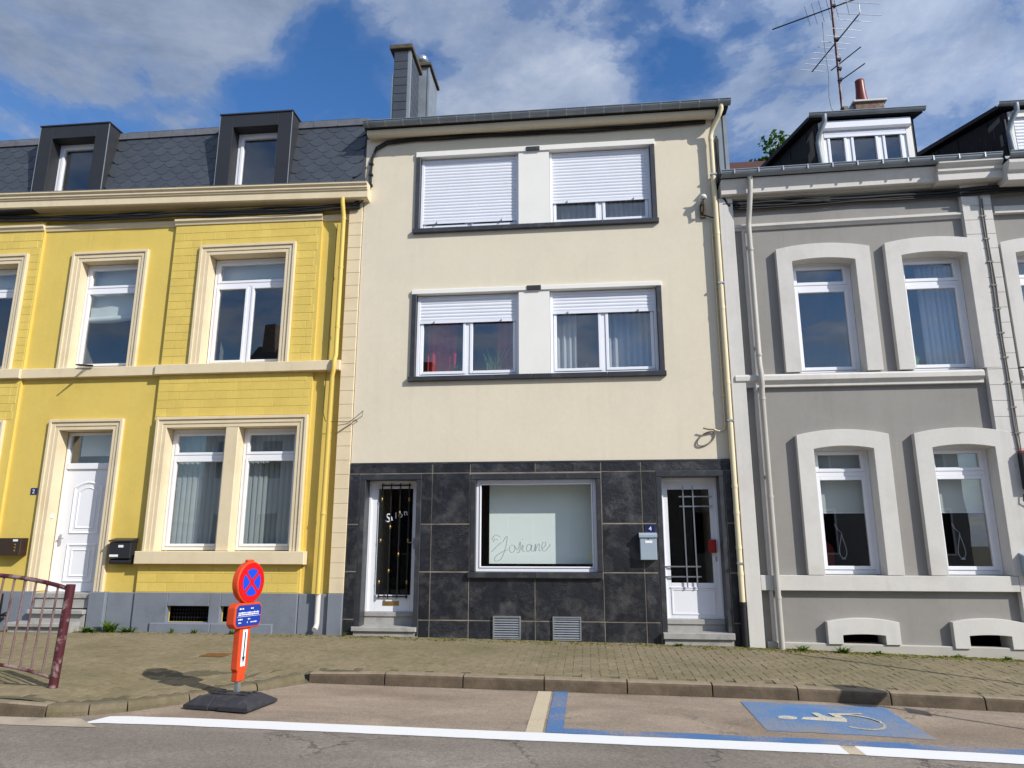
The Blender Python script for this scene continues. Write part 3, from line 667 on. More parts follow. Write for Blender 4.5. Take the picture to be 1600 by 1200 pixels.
# left door with grille and "Salon"
dL = MB(); a, b, c, d, y = -3.30, -2.52, .60, 2.51, .20
dL.box(a, -3.165, y, y+.05, c, d); dL.box(-2.625, b, y, y+.05, c, d); dL.box(-3.165, -2.625, y, y+.05, 2.395, d); dL.box(-3.165, -2.625, y, y+.05, c, .835)
dL.ring(a-.0, b, c, d, .04, y-.025, y-.001, False)
door = dL.build('door', M_PVC, WH, .004)
box('glass', M_GLASS2, (-3.17, -2.62, .222, .23, .83, 2.40), door)
r = MB(); r.add([(-3.4, .255, .5), (-2.4, .255, .5), (-2.4, .255, 2.6), (-3.4, .255, 2.6), (-3.4, 1.2, .5), (-2.4, 1.2, .5), (-2.4, 1.2, 2.6), (-3.4, 1.2, 2.6)],
               [(0, 1, 5, 4), (1, 2, 6, 5), (2, 3, 7, 6), (3, 0, 4, 7), (4, 5, 6, 7)]); r.build('interior', M_VOID, door)
g = MB()
gx = [-3.095, -2.955, -2.815, -2.675]
for x in gx: g.box(x-.008, x+.008, .152, .168, .79, 2.47)
g.box(-3.105, -2.665, .168, .180, 2.432, 2.452); g.box(-3.105, -2.665, .168, .180, .805, .825)
for x in (gx[0], gx[3]): g.box(x-.01, x+.01, .16, .2, 2.43, 2.455); g.box(x-.01, x+.01, .16, .2, .803, .827)
gr = g.build('security_grille', M_IRON, door)
g = MB()
for x, zs in ((gx[0], (2.23, 1.62, 1.02)), (gx[1], (1.82, 1.18)), (gx[2], (2.03, 1.42)), (gx[3], (2.23, 1.62, 1.02))):
    for z in zs: g.lathe([(.0, 0), (.012, .002), (.015, .03), (.012, .058), (0, .06)], (x, .16, z-.03), 8)
g.build('brass_collar', M_BRASS, door)
m = MB()
for ch, x, z, s_, ro in (('S', -3.055, 1.90, .185, -.1), ('a', -2.985, 1.915, .13, .1), ('l', -2.90, 1.945, .135, .05), ('o', -2.845, 1.955, .13, .2), ('n', -2.765, 1.99, .13, .12)):
    t = text_mb(ch, s_, x, .2185, z, .001, rot=ro); m.add(t.v, t.f)
m.build('lettering', M_LETTER, door)
one('letter_slot', M_BRASS, lambda m: m.chbox(-3.035, -2.79, .192, .2005, .685, .748, .003), door)
one('handle', M_STEEL, lambda m: (m.box(-2.60, -2.585, .178, .1995, 1.50, 1.66), m.box(-2.68, -2.59, .16, .178, 1.585, 1.60)), door)
m = MB(); m.chbox(-3.30, -2.52, .165, .32, .535, .598); m.box(-3.30, -2.52, .185, .32, .40, .534); m.build('threshold', M_BLUESTONE, WH)
m = MB(); m.chbox(-3.41, -2.462, -.085, .3, .352, .412, .006); m.box(-3.385, -2.485, -.05, .2, .15, .351); m.build('door_step', M_BLUESTONE, WH)

# right door with steel bars
dR = MB(); a, b, c, d, y = 1.07, 1.88, .545, 2.52, .20
dR.box(a, 1.172, y, y+.05, c, d); dR.box(1.768, b, y, y+.05, c, d); dR.box(1.172, 1.768, y, y+.05, 2.352, d); dR.box(1.172, 1.768, y, y+.05, c, 1.032)
dR.ring(a, b, c, d, .035, y-.02, y-.001, False); dR.ring(1.165, 1.775, .60, .955, .022, y-.008, y-.001); dR.box(1.15, 1.79, y-.012, y-.001, .962, .975)
doorR = dR.build('door', M_PVC, WH, .004)
box('glass', M_GLASS2, (1.168, 1.772, .222, .23, 1.028, 2.356), doorR)
r = MB(); r.add([(.98, .255, .45), (1.98, .255, .45), (1.98, .255, 2.6), (.98, .255, 2.6), (.98, 1.4, .45), (1.98, 1.4, .45), (1.98, 1.4, 2.6), (.98, 1.4, 2.6)],
               [(0, 1, 5, 4), (1, 2, 6, 5), (2, 3, 7, 6), (3, 0, 4, 7), (4, 5, 6, 7)]); r.build('interior', M_VOID, doorR)
for x in (1.392, 1.532): one('bar', M_STEEL, lambda m: (m.box(x-.009, x+.009, .155, .167, .97, 2.40)), doorR)
for xa, xb, z in ((1.335, 1.805, 2.245), (1.335, 1.805, 2.105), (1.10, 1.595, 1.258), (1.10, 1.595, 1.118)):
    one('bar', M_STEEL, lambda m: (m.box(xa, xb, .168, .180, z-.009, z+.009), m.box((xa if xa < 1.2 else xb-.03), (xa+.03 if xa < 1.2 else xb), .178, .2, z-.007, z+.007)), doorR)
one('handle', M_RED, lambda m: (m.chbox(1.712, 1.822, .14, .195, 1.45, 1.635, .012)), doorR)
one('lock', M_STEEL, lambda m: m.chbox(1.805, 1.832, .192, .2, 1.33, 1.40, .003), doorR)
m = MB(); m.chbox(1.07, 1.88, .15, .30, .475, .543); m.box(1.07, 1.88, .17, .30, .36, .474); m.build('threshold', M_BLUESTONE, WH)
m = MB(); m.chbox(1.0, 1.955, -.105, .3, .305, .388, .006); m.box(1.02, 1.94, -.07, .2, .05, .304); m.build('door_step', M_BLUESTONE, WH)
# louvred cellar vents
for xa, xb in ((-1.36, -.965), (-.515, -.118)):
    v = one('cellar_vent', M_GALV, lambda m: m.ring(xa, xb, H(xa)+.005, .578, .018, -.05, -.024), WH)
    m = MB(); z = H(xa)+.03
    while z < .56: m.prism_yz([(-.046, z), (-.028, z+.026), (-.027, z+.028), (-.047, z+.004)], xa+.018, xb-.018); z += .032
    m.build('louvre', M_GALV, v); box('backing', M_VOID, (xa+.018, xb-.018, -.0265, -.0245, H(xa)+.02, .565), v)
# window bands with stone jambs and sills, white lintel, centre panel
for (a, b, c, d), mulx, sh in ((uo, (-.985, -.485), (6.665, 6.925)), (lo, (-.985, -.505), (4.968, 5.058))):
    up = c > 6
    m = MB(); m.chbox(a-.075, a, -.035, .06, c, d-.002); m.build('window_jamb', M_STONE, WH)
    m = MB(); m.chbox(b, b+.075, -.035, .06, c, d-.002); m.build('window_jamb', M_STONE, WH)
    m = MB()
    for xa, xb in ((a-.095, -.77), (-.765, .35), (.355, b+.09)): m.chbox(xa, xb, -.065, .1, c-.075, c-.002)
    m.build('window_sill', M_STONE, WH)
    m = MB(); m.chbox(a-.08, b+.08, -.045, .1, d, d+(.095 if up else .075), .006); m.build('lintel', M_WHITEP, WH)
    m = MB(); m.box(mulx[0], mulx[1], -.022, .2, c+.001, d-.001); m.build('centre_panel', M_WHITEP, WH)
    m = MB(); m.chbox(-.855, -.635, -.06, -.04, d+.0, d+.075); m.chbox(-.80, -.795, -.063, -.06, d, d+.07, .001); m.build('junction_box', M_STONE, WH)
    for i, (xa, xb) in enumerate(((a, mulx[0]), (mulx[1], b))):
        w = mk_window(WH, xa+.004, xb-.004, c+.003, d-.003, .085, mull=((xa+xb)/2,), fw=.05, sw=.045, depth=1.4)
        z0 = sh[i]
        roll_shutter(w, xa+.045, xb-.045, z0, d-.01, .055)
        box('shutter_rail', M_PVC, (xa+.006, xa+.046, .045, .084, c+.004, d-.01), w); box('shutter_rail', M_PVC, (xb-.046, xb-.006, .045, .084, c+.004, d-.01), w)
        [box('shutter_stop', M_GALV, (q-.008, q+.008, .025, .05, z0+.008, z0+.03), w) for q in (xa+.28, xb-.28)]
# eaves: cove cornice, gutter, roof
one('cornice', M_CREAM, lambda m: m.prism_yz([(.002, 8.225), (-.03, 8.222), (-.06, 8.205), (-.12, 8.195), (-.165, 8.20), (-.185, 8.215), (-.20, 8.25), (-.20, 8.285), (.002, 8.285)], -3.50, 2.16), WH, .004)
gp = [(-.285+.075*math.cos(math.pi+math.pi*k/8), 8.36+.07*math.sin(math.pi+math.pi*k/8)) for k in range(9)]
gprof = gp+[(y, z) for y, z in [(-.285+.069*math.cos(2*math.pi-math.pi*k/8), 8.36+.064*math.sin(2*math.pi-math.pi*k/8)) for k in range(9)]]
gt = one('gutter', M_ZINC, lambda m: (m.prism_yz(gprof, -3.53, 2.38, 0, 0), m.tube([(-3.53, -.362, 8.36), (2.38, -.362, 8.36)], .008, 6)), WH)
m = MB(); xg = -3.45
while xg < 2.36:
    m.prism_yz([(y-.004 if i < 5 else y, z-.004) for i, (y, z) in enumerate(gp)]+[(y, z) for y, z in reversed(gp)], xg-.008, xg+.008); xg += .297
m.build('gutter_bracket', M_GALV, gt, kind='stuff')
one('roof', M_OLDSLATE, lambda m: (m.prism_yz([(-.30, 8.375), (-.29, 8.40), (4.0, 10.3), (8.2, 8.4), (8.2, 8.3), (-.19, 8.30)], -3.54, 2.36)), WH)
one('verge_flashing', M_ZINC, lambda m: (m.box(2.137, 2.36, -.02, .3, 7.12, 8.29), m.box(2.30, 2.308, -.034, -.02, 7.12, 8.27)), WH)
one('side_wall', M_CREAM, lambda m: (m.box(-3.55, -3.25, .345, 8., .0, 8.3), m.box(1.85, 2.12, .345, 8., .0, 8.3), m.box(-3.24, 1.84, 7.7, 8., 0, 8.3)), WH)
# chimney
ch = one('chimney', M_ZINC, lambda m: (m.box(-3.60, -3.275, 1.51, 2.22, 8.3, 11.12)), WH)
z = 8.9
slme = MB(); slme.chbox(-.135, .135, -.012, 0, 0, .172, .003); sl_front = slme.mesh('slate'); sl_front.materials.append(M_SLATE)
for i in range(12):
    piece('slate', sl_front, ch, (-3.455, 1.50, z)); z += .18
sl2 = MB(); sl2.chbox(-.26, .26, -.012, 0, 0, .172, .003); sl_side = sl2.mesh('slate'); sl_side.materials.append(M_SLATE)
z = 8.9
for i in range(12):
    piece('slate', sl_side, ch, (-3.266, 1.90, z), rot=(0, 0, math.pi/2)); z += .18
one('corner_strip', M_ZINC, lambda m: (m.box(-3.315, -3.263, 1.485, 1.60, 8.5, 11.11), m.box(-3.625, -3.60, 1.5, 1.6, 8.5, 10.6)), ch)
one('cap', M_OLDCAP, lambda m: (m.box(-3.68, -3.215, 1.42, 2.30, 11.12, 11.22)), ch, .015)
fl = one('flue_stack', M_ZINC, lambda m: (m.box(-3.42, -3.10, 2.40, 3.15, 8.3, 11.40), m.box(-3.13, -3.092, 2.385, 2.43, 8.4, 11.39)), WH)
one('cap', M_OLDCAP, lambda m: m.box(-3.46, -3.05, 2.33, 3.22, 11.40, 11.47), fl, .012)
one('cowl', M_STEEL, lambda m: m.lathe([(.09, 0), (.09, .10), (.115, .105), (.12, .20), (.10, .25), (.04, .285), (0, .29)], (-3.28, 2.50, 11.47)), fl)
# downpipe, conduit
one('downpipe', M_CPIPE, lambda m: (m.tube([(2.235, -.285, 8.30), (2.235, -.285, 8.23), (2.20, -.24, 8.14), (2.11, -.11, 7.99), (2.085, -.085, 7.88), (2.085, -.085, .80)], .037, 10),
     [m.tube([(2.085, -.085, q), (2.085, -.085, q+.05)], .042, 10) for q in (7.8, 6.2, 5.0, 3.85, 2.35, 1.98, 1.5, 1.15)]), WH)
one('pipe_shoe', M_IRON, lambda m: (m.tube([(2.085, -.085, .80), (2.085, -.085, .2)], .043, 10), m.tube([(2.085, -.085, .80), (2.085, -.085, .75)], .05, 10)), WH)
for q in (7.2, 5.4, 3.3, 1.3): one('pipe_clip', M_GALV, lambda m: m.prism_xy([(2.04, -.128), (2.13, -.128), (2.13, -.045), (2.095, -.045), (2.095, -.001), (2.075, -.001), (2.075, -.045), (2.04, -.045)], q, q+.025), WH)
one('conduit', M_CPIPE, lambda m: (m.tube([(2.022, -.022, 6.42), (2.022, -.022, 3.25), (2.0, -.022, 3.19), (1.93, -.03, 3.17), (1.86, -.05, 3.19)], .011, 6),
     [m.box(2.006, 2.04, -.036, -.01, 6.2-.42*i, 6.23-.42*i) for i in range(8)]), WH)

# cables and fittings on the white house
def cablerun(m, pts, n=3, r=.012, sag=.02, seed=0, gap=.03, yo=0.):
    rr = random.Random(seed)
    for c in range(n):
        P = []; ph = rr.uniform(0, 6)
        for (x0, y0, z0), (x1, y1, z1) in zip(pts[:-1], pts[1:]):
            L = math.dist((x0, y0, z0), (x1, y1, z1)); k = max(2, int(L/.18))
            for i in range(k):
                t = i/k; x = x0+(x1-x0)*t
                P.append((x, y0+(y1-y0)*t-.012*(c % 2)-yo, z0+(z1-z0)*t-c*gap+sag*.4*math.sin(x*2.1+ph)+sag*.35*math.sin(x*5.3+ph*2)))
        P.append((pts[-1][0], pts[-1][1], pts[-1][2]-c*gap)); m.tube(P, r*rr.uniform(.8, 1.15), 6)
one('facade_cable', M_CABLE, lambda m: (cablerun(m, [(2.03, -.035, 8.195), (.8, -.03, 8.175), (-1.1, -.03, 8.19), (-2.7, -.03, 8.195), (-3.2, -.03, 8.17), (-3.38, -.03, 8.07), (-3.455, -.03, 7.85)], 3, .014, .012, 2, .024)),
    label='black cable bundle under the cornice of the cream house', cat='cable')
one('facade_cable', M_CABLE, lambda m: (m.tube([(-3.455, -.03, 7.86), (-3.475, -.03, 7.6), (-3.465, -.03, 7.4), (-3.49, -.035, 7.25), (-3.56, -.06, 7.12), (-3.7, -.07, 7.05)], .014, 6), m.tube([(-3.43, -.03, 7.86), (-3.445, -.03, 7.6), (-3.44, -.03, 7.42), (-3.46, -.03, 7.28), (-3.55, -.07, 7.08), (-3.7, -.09, 7.0)], .012, 6),
     [m.box(-3.49, -3.42, -.05, -.0, q, q+.03) for q in (7.75, 7.55, 7.36)]),
    label='pair of black cables dropping beside the dark mansard roof', cat='cable')
one('cable_loop', M_BROWNC, lambda m: m.tube([(1.86, -.05, 3.19), (1.78, -.07, 3.19), (1.70, -.07, 3.21)], .011, 6), label='short pale cable end sticking out beside the cream downpipe', cat='cable')
one('cable_loop', M_GCABLE, lambda m: m.tube([(1.90+.13*math.cos(a)-.16, -.02-.0*a, 3.06+.085*math.sin(a)+.06*math.cos(a)) for a in [2*math.pi*k/18 for k in range(19)]], .010, 6), label='grey cable loop hanging low on the cream wall', cat='cable')
pl = thing('wall_insulator', 'old cable insulator bracket on the cream wall beside the downpipe', 'insulator', (1.90, 0, 6.65))
one('cap', M_GTRIM, lambda m: m.lathe([(0, .06), (.04, .05), (.055, .02), (.05, -.01), (.03, -.02), (0, -.02)], (1.90, -.13, 6.80), 12), pl)
one('bracket', M_BARK, lambda m: (m.tube([(1.90, -.13, 6.78), (1.90, -.13, 6.62), (1.90, -.02, 6.58)], .016, 6), m.box(1.86, 1.94, -.05, -.002, 6.52, 6.74)), pl)
one('cable', M_CABLE, lambda m: m.tube([(1.87, -.13, 6.75), (1.85, -.1, 6.64), (1.87, -.06, 6.58), (1.95, -.05, 6.54), (2.05, -.05, 6.5)], .01, 6), pl)
mb = thing('mailbox', 'grey metal mailbox under the number four plate', 'mailbox', (.845, -.03, 1.35))
one('body', M_MBGREY, lambda m: m.chbox(.73, .96, -.125, -.03, 1.355, 1.655, .006), mb)
one('lid', M_MBGREY, lambda m: m.prism_yz([(-.03, 1.66), (-.14, 1.66), (-.14, 1.70), (-.09, 1.725), (-.03, 1.73)], .72, .97), mb, .004)
one('name_tag', M_LETTER, lambda m: m.box(.80, .90, -.128, -.1255, 1.585, 1.62), mb); one('lock', M_IRON, lambda m: m.box(.838, .852, -.129, -.1255, 1.635, 1.65), mb)
np_ = thing('house_number', 'blue enamel house number four plate above a grey mailbox', 'number plate', (.885, -.03, 1.745))
one('plate', M_BLUEPL, lambda m: m.chbox(.835, .945, -.036, -.029, 1.745, 1.835, .003), np_); one('rim', M_STONE, lambda m: m.ring(.82, .96, 1.73, 1.85, .012, -.034, -.028), np_)
text_mb('4', .085, .865, -.037, 1.758, .001).build('numeral', M_LETTER, np_)

# behind the panes of the cream house
curtain('curtain', M_REDCUR, -2.50, -2.0, 4.12, 5.35, .40, 4, .035, 'red curtain hanging in the first floor window with potted plants', seed=1, taper=.1)
curtain('curtain', M_REDCUR, -1.38, -1.0, 4.12, 5.35, .46, 4, .035, 'red curtain hanging behind the tall spidery house plant', seed=2)
curtain('curtain', M_NET, -.47, -.10, 4.12, 5.4, .32, 4, .03, 'white net curtain left of a gap in the first floor window', seed=3)
curtain('curtain', M_NET, .33, 1.12, 4.12, 5.4, .34, 8, .03, 'wide white net curtain beside the small yellow flower pot', seed=4)
curtain('curtain', M_NET, -.45, .28, 6.5, 7.8, .34, 8, .03, 'net curtain below the left half of a top floor shutter', seed=5)
curtain('curtain', M_NET, .36, 1.10, 6.5, 7.8, .34, 9, .03, 'net curtain below the right half of a top floor shutter', seed=6)
def houseplant(label, x, y, z, potmat, r, ph, n, h, sp, seed, w=.006, droop=.6):
    p = thing('potted_plant', label, 'plant', (x, y, z)); one('pot', potmat, lambda m: m.lathe([(0, 0), (r*.75, 0), (r, ph), (r*.9, ph), (r*.85, ph*.9), (0, ph*.9)], (x, y, z), 14), p)
    tuft(MB(), x, y, z+ph*.9, n, h, sp, w, seed, droop, (0, 0)).build('leaves', M_INDOOR, p, fix=False); return p
houseplant('low potted plant in a dark pot beside the red curtain', -2.02, .29, 4.14, M_BLACKPOT, .065, .13, 16, .2, .2, 1)
houseplant('tall spidery potted plant in the first floor window', -1.40, .29, 4.14, M_BLACKPOT, .05, .06, 34, .55, .30, 2, .006, .45)
houseplant('small plant in a blue pot behind the net curtain gap', .03, .28, 4.14, M_BLUEPOT, .055, .09, 14, .12, .1, 3)
houseplant('small plant in a yellow pot on the right window sill', .72, .27, 4.14, M_YELPOT, .055, .09, 12, .1, .09, 4)

# ================================================================== YELLOW HOUSE
YH = thing('yellow_house', 'yellow painted house with cream window surrounds and slate mansard roof', 'house', (-7.2, 0, .3))
YX0, YX1 = -12.2, -3.56
CB = (-9.225, -6.81)                                                # recessed centre bay
oU1 = (-8.47, -7.44, 4.385, 6.26); oU2 = (-6.15, -4.83, 4.385, 6.26); oU0 = (-10.75, -9.60, 4.385, 6.26)
oD = (-8.45, -7.52, .30, 3.36); oL1 = (-6.58, -5.60, 1.465, 3.36); oL2 = (-5.385, -4.44, 1.465, 3.36)
oL0 = (-11.2, -9.55, 1.465, 3.36); oV1 = (-6.26, -5.615, .445, .665); oV2 = (-5.425, -4.87, .445, .665)
allh = [oU1, oU2, oU0, oD, oL1, oL2, oL0, oV1, oV2]
grow = lambda h, e=.016: (h[0]-e, h[1]+e, h[2], h[3]+e)
wall_mb(YX0, YX1, -.1, 7.2, [grow(h) if h not in (oV1, oV2) else h for h in allh], .05, .36).build('wall', M_YEL, YH)
# projecting brick bays: backing + bricks
rb = random.Random(11)
brick_meshes = []
def brick_mesh(L):
    m = MB(); m.chbox(0, L, -.0042, .004, 0, .1275, .0022); me = m.mesh('brick'); me.materials.append(M_YBRICK); return me
BL = {L: brick_mesh(L) for L in (.11, .17, .235, .30)}
def brick_field(part, x0, x1, z0, z1, holes):
    row = 0; z = z0+.006
    while z+.122 <= z1+.001:
        x = x0+.004; r2 = random.Random(int(z*1000)+int(x0*100)); L0 = (.30 if row % 2 else .17); first = True
        while x < x1-.09:
            L = L0 if first else r2.choice((.30, .30, .235, .17, .235)); first = False
            for Lq in (L, .235, .17, .11):
                if x+Lq <= x1-.003: L = Lq; break
            else: break
            hit = None
            for h in holes:
                if x < h[1] and x+L > h[0] and z < h[3] and z+.122 > h[2]: hit = h
            if hit:
                # fit a shorter brick up to the opening, then jump past it
                gap = hit[0]-x
                for Lq in (.235, .17, .11):
                    if Lq <= gap-.002: piece('brick', BL[Lq], part, (x, 0, z)); break
                x = max(hit[1]+.004, x+.02); continue
            piece('brick', BL[L], part, (x, 0, z)); x += L+.0055
        row += 1; z += .134
bays = []
sU2 = (-6.325, -4.655, 4.39, 6.435); sL = (-6.775, -4.255, 1.27, 3.535); sU0 = (-10.93, -9.42, 4.39, 6.435); sL0 = (-11.4, -9.37, 1.27, 3.535)
for (a, b), hs_ in (((CB[1], -4.25), [sU2, sL]), ((YX0, CB[0]), [sU0, sL0])):
    hol = [grow(h) for h in allh if a < h[0] and h[1] < b+.01 and h not in (oV1, oV2)]
    bay = wall_mb(a, b, .86, 7.1, hol, 0, .055).build('brick_bay', M_YBRICK, YH); bays.append(bay)
    xa = max(a, -10.1)
    brick_field(bay, xa, b, .865, 1.27, []); brick_field(bay, xa, b, 3.54, 4.22, []); brick_field(bay, xa, b, 4.395, 6.83, [hs_[0]]); brick_field(bay, xa, b, 6.92, 7.08, [])
# plinth in big painted blocks
pj = [YX0, -11, -9.9, -8.47]; 
m = MB()
def plblk(a, b, z1=.862, y=-.028, z0=-.05):
    q = MB(); q.chbox(a+.002, b-.002, y, .048, z0, z1, .006); return q.build('plinth_block', M_PLINTH, YH)
for a, b in ((-12.2, -11.3), (-11.3, -10.2), (-10.2, -9.225), (-9.225, -8.455)): plblk(a, b)
plblk(-7.515, -7.25, .862, -.06); plblk(-7.25, -6.815, .855, -.0)
for a, b in ((-6.805, -6.265), (-5.61, -5.43), (-4.865, -4.255)): plblk(a, b)
for a, b in ((-6.265, -5.61), (-5.43, -4.865)): plblk(a, b, .862, -.028, .67); plblk(a, b, .44, -.028)
for a, b in ((-6.50, -5.55), (-5.55, -4.60)): q = MB(); q.chbox(a, b, -.06, -.029, -.05, .432, .012); q.build('plinth_ledge', M_PLINTH, YH)
plblk(-4.25, -3.80, .855, .0); plblk(-3.79, -3.565, .862, -.05)
for a, b, c, d in (oV1, oV2):
    r = MB(); r.add([(a, .06, c), (b, .06, c), (b, .06, d), (a, .06, d), (a, .5, c), (b, .5, c), (b, .5, d), (a, .5, d)], [(0, 1, 5, 4), (1, 2, 6, 5), (2, 3, 7, 6), (3, 0, 4, 7), (4, 5, 6, 7)])
    vv = r.build('cellar_opening', M_VOID, YH); one('grate', M_IRON, lambda m: ([m.box(a+(b-a)*k/14-.004, a+(b-a)*k/14+.004, .10, .108, c, d) for k in range(1, 14)], [m.box(a, b, .097, .0995, c+(d-c)*k/4-.004, c+(d-c)*k/4+.004) for k in (1, 2, 3)]), vv)
# moulded surrounds
def surround(x0, x1, z0, z1, y, name='window_surround', bottom=False, rv=.2):
    """x0..z1 is the opening; y the wall face"""
    m = MB()
    for w0, w1, yy in ((.0, .06, y-.022), (.06, .125, y-.034), (.125, .17, y-.055)):
        m.box(x0-w1, x0-w0, yy, y+.02, z0, z1+w1); m.box(x1+w0, x1+w1, yy, y+.02, z0, z1+w1); m.box(x0-w0, x1+w0, yy, y+.02, z1+w0, z1+w1)
    m.box(x0-.010, x0, y+.02, y+rv, z0, z1); m.box(x1, x1+.010, y+.02, y+rv, z0, z1); m.box(x0, x1, y+.02, y+rv, z1, z1+.010)
    return m.build(name, M_YTRIM, YH, .006)
surround(*oU1, .05); surround(*oU2, 0.); surround(*oU0, 0.); surround(oD[0], oD[1], .86, oD[3], .05, 'door_surround')
surround(oL1[0], oL2[1], oL1[2], oL1[3], 0.); surround(*oL0, 0.)
one('window_post', M_YTRIM, lambda m: (m.chbox(-5.60, -5.385, -.02, .19, 1.465, 3.358, .012)), YH)
for a, b in ((-6.83, -4.17), (-11.5, -9.30)): one('window_sill', M_YTRIM, lambda m: m.chbox(a, b, -.10, .17, 1.275, 1.464, .008), YH)
# string course, frieze, cornice
one('string_course', M_YTRIM, lambda m: (m.chbox(-6.86, -3.79, -.075, .06, 4.222, 4.384, .008), m.chbox(-9.21, -6.862, -.03, .2, 4.222, 4.384, .008), m.chbox(YX0, -9.212, -.075, .06, 4.222, 4.384, .008)), YH)
one('frieze_moulding', M_YTRIM, lambda m: (m.prism_yz([(.01, 6.80), (-.02, 6.80), (-.03, 6.84), (-.055, 6.86), (-.055, 6.895), (.01, 6.90)], -6.82, -4.24, .028, 0), m.prism_yz([(.05, 6.80), (.03, 6.80), (.02, 6.84), (0, 6.86), (0, 6.895), (.05, 6.90)], -9.222, -6.822, .054, .028),
    m.prism_yz([(.01, 6.80), (-.02, 6.80), (-.03, 6.84), (-.055, 6.86), (-.055, 6.895), (.01, 6.90)], YX0, -9.224, .087, .055), m.prism_yz([(.05, 6.80), (.03, 6.80), (.02, 6.84), (0, 6.86), (0, 6.895), (.05, 6.90)], -4.238, -3.80, 0, 0)), YH)
ctilt = (-3.45-YX0)*.022
one('cornice', M_YTRIM, lambda m: m.prism_yz([(.05, 7.075), (-.15, 7.085), (-.165, 7.10), (-.165, 7.215), (-.185, 7.225), (-.185, 7.245), (-.205, 7.255), (-.205, 7.29), (-.235, 7.315), (-.235, 7.34), (-.1, 7.355), (.05, 7.355)], YX0, -3.45, ctilt, 0), YH)
one('gutter_edge', M_FLASH, lambda m: m.prism_yz([(-.24, 7.342), (-.22, 7.36), (-.1, 7.375), (-.1, 7.357)], YX0, -3.455, ctilt, 0), YH)
# quoin pillar
q = MB(); q.chbox(0, .222, -.03, .06, 0, .2125, .004); qme = q.mesh('quoin'); qme.materials.append(M_YTRIM)
box('quoin_backing', M_YTRIM, (-3.785, -3.568, -.02, .049, .862, 7.07), YH)
z = .866
while z < 6.86: piece('quoin', qme, YH, (-3.788, 0, z)); z += .2165
# windows
mk_window(YH, oU1[0]+.005, oU1[1]-.005, 4.40, 6.255, .2, transom=5.80, depth=1.5)
mk_window(YH, oU2[0]+.005, oU2[1]-.005, 4.40, 6.255, .2, mull=(-5.505,), transom=5.80, split_top=False, depth=1.5)
mk_window(YH, oU0[0]+.005, oU0[1]-.005, 4.40, 6.255, .2, transom=5.80, depth=1.5)
mk_window(YH, oL1[0]+.005, oL1[1]-.005, 1.475, 3.355, .18, transom=2.915, depth=1.3)
mk_window(YH, oL2[0]+.005, oL2[1]-.005, 1.475, 3.355, .18, transom=2.915, depth=1.3)
mk_window(YH, oL0[0]+.005, oL0[1]-.005, 1.475, 3.355, .18, transom=2.915, depth=1.3)
def vblind(x0, x1, z0, z1, y, label):
    t = thing('vertical_blind', label, 'blind', ((x0+x1)/2, y, z0)); box('headrail', M_PVC, (x0, x1, y-.02, y+.03, z1, z1+.05), t)
    q = MB(); q.add([(-.05, .012, z0), (-.02, 0, z0), (.02, 0, z0), (.05, .012, z0), (-.05, .012, z1), (-.02, 0, z1), (.02, 0, z1), (.05, .012, z1)], [(0, 1, 5, 4), (1, 2, 6, 5), (2, 3, 7, 6)], True)
    me = q.mesh('slat', (0, 0, z0)); me.materials.append(M_VBLIND); x = x0+.05; rr = random.Random(label)
    while x < x1-.03: piece('slat', me, t, (x, y, z0), rot=(0, 0, rr.uniform(.25, .42))); x += .088
vblind(-6.54, -5.63, 1.52, 3.30, .36, 'grey vertical blind behind the window nearer the yellow house door'); vblind(-5.35, -4.46, 1.52, 3.30, .36, 'grey vertical blind behind the window nearer the yellow downpipe')
def rollblind(label, x0, x1, z0, z1, y, rolls=True):
    t = thing('roller_blind', label, 'blind', ((x0+x1)/2, y, z0)); rr = random.Random(label); m = MB(); n = 10
    vs = [(x0+(x1-x0)*i/n, y+.01*math.sin(i*1.3), zz+(.03*i/n if zz == z0 else 0)) for zz in (z0, z1) for i in range(n+1)]
    m.add(vs, [(i, i+1, n+2+i, n+1+i) for i in range(n)], True); m.build('fabric', M_BLIND, t, fix=False)
    if rolls: one('roll', M_BLIND, lambda m: m.tube([(x0, y-.03, z0), ((x0+x1)/2, y-.03, z0+.005), (x1, y-.03, z0+.035)], [.05, .06, .045], 10), t)
rollblind('rumpled white blind half drawn behind the yellow house middle window', -8.42, -7.5, 5.30, 6.2, .34)
rollblind('white blind folded up at the top of the wide yellow house window', -6.12, -4.9, 5.86, 6.22, .34)
rollblind('white blind folded up in the yellow house window above the brown mailbox', -10.7, -9.65, 5.86, 6.22, .34)
# door
D = MB(); a, b, c, y = oD[0], oD[1], .84, .27
D.box(a, b, y+.01, y+.05, c, 2.80)
D.ring(a, b, c, 3.355, .05, y-.01, y+.06, False); D.box(a+.05, b-.05, y-.02, y+.06, 2.755, 2.85)
D.ring(a+.14, b-.14, 2.02-.0, 2.02, .0, 0, 0) if False else None
ydoor = D.build('door', M_PVC, YH, .005)
def archpanel(x0, x1, z0, z1, rise, w, y0, y1):
    n = 10; top = [(x0+(x1-x0)*k/n, z1-rise+rise*math.sin(math.pi*k/n)) for k in range(n+1)]
    cx, czz = (x0+x1)/2, (z0+z1)/2; outer = [(x0, z0)]+[(x1, z0)]+list(reversed(top)); m = MB()
    inner = [(cx+(px-cx)*(1-2*w/(x1-x0)), czz+(pz_-czz)*(1-2*w/(z1-z0))) for px, pz_ in outer]; k = len(outer)
    vs = [(p[0], y1, p[1]) for p in outer]+[(cx+(p[0]-cx)*(1-.8*w/(x1-x0)), y0, czz+(p[1]-czz)*(1-.8*w/(z1-z0))) for p in outer]+[(p[0], y1, p[1]) for p in inner]
    m.add(vs, [(i, (i+1) % k, k+(i+1) % k, k+i) for i in range(k)]+[(k+i, k+(i+1) % k, 2*k+(i+1) % k, 2*k+i) for i in range(k)]); return m
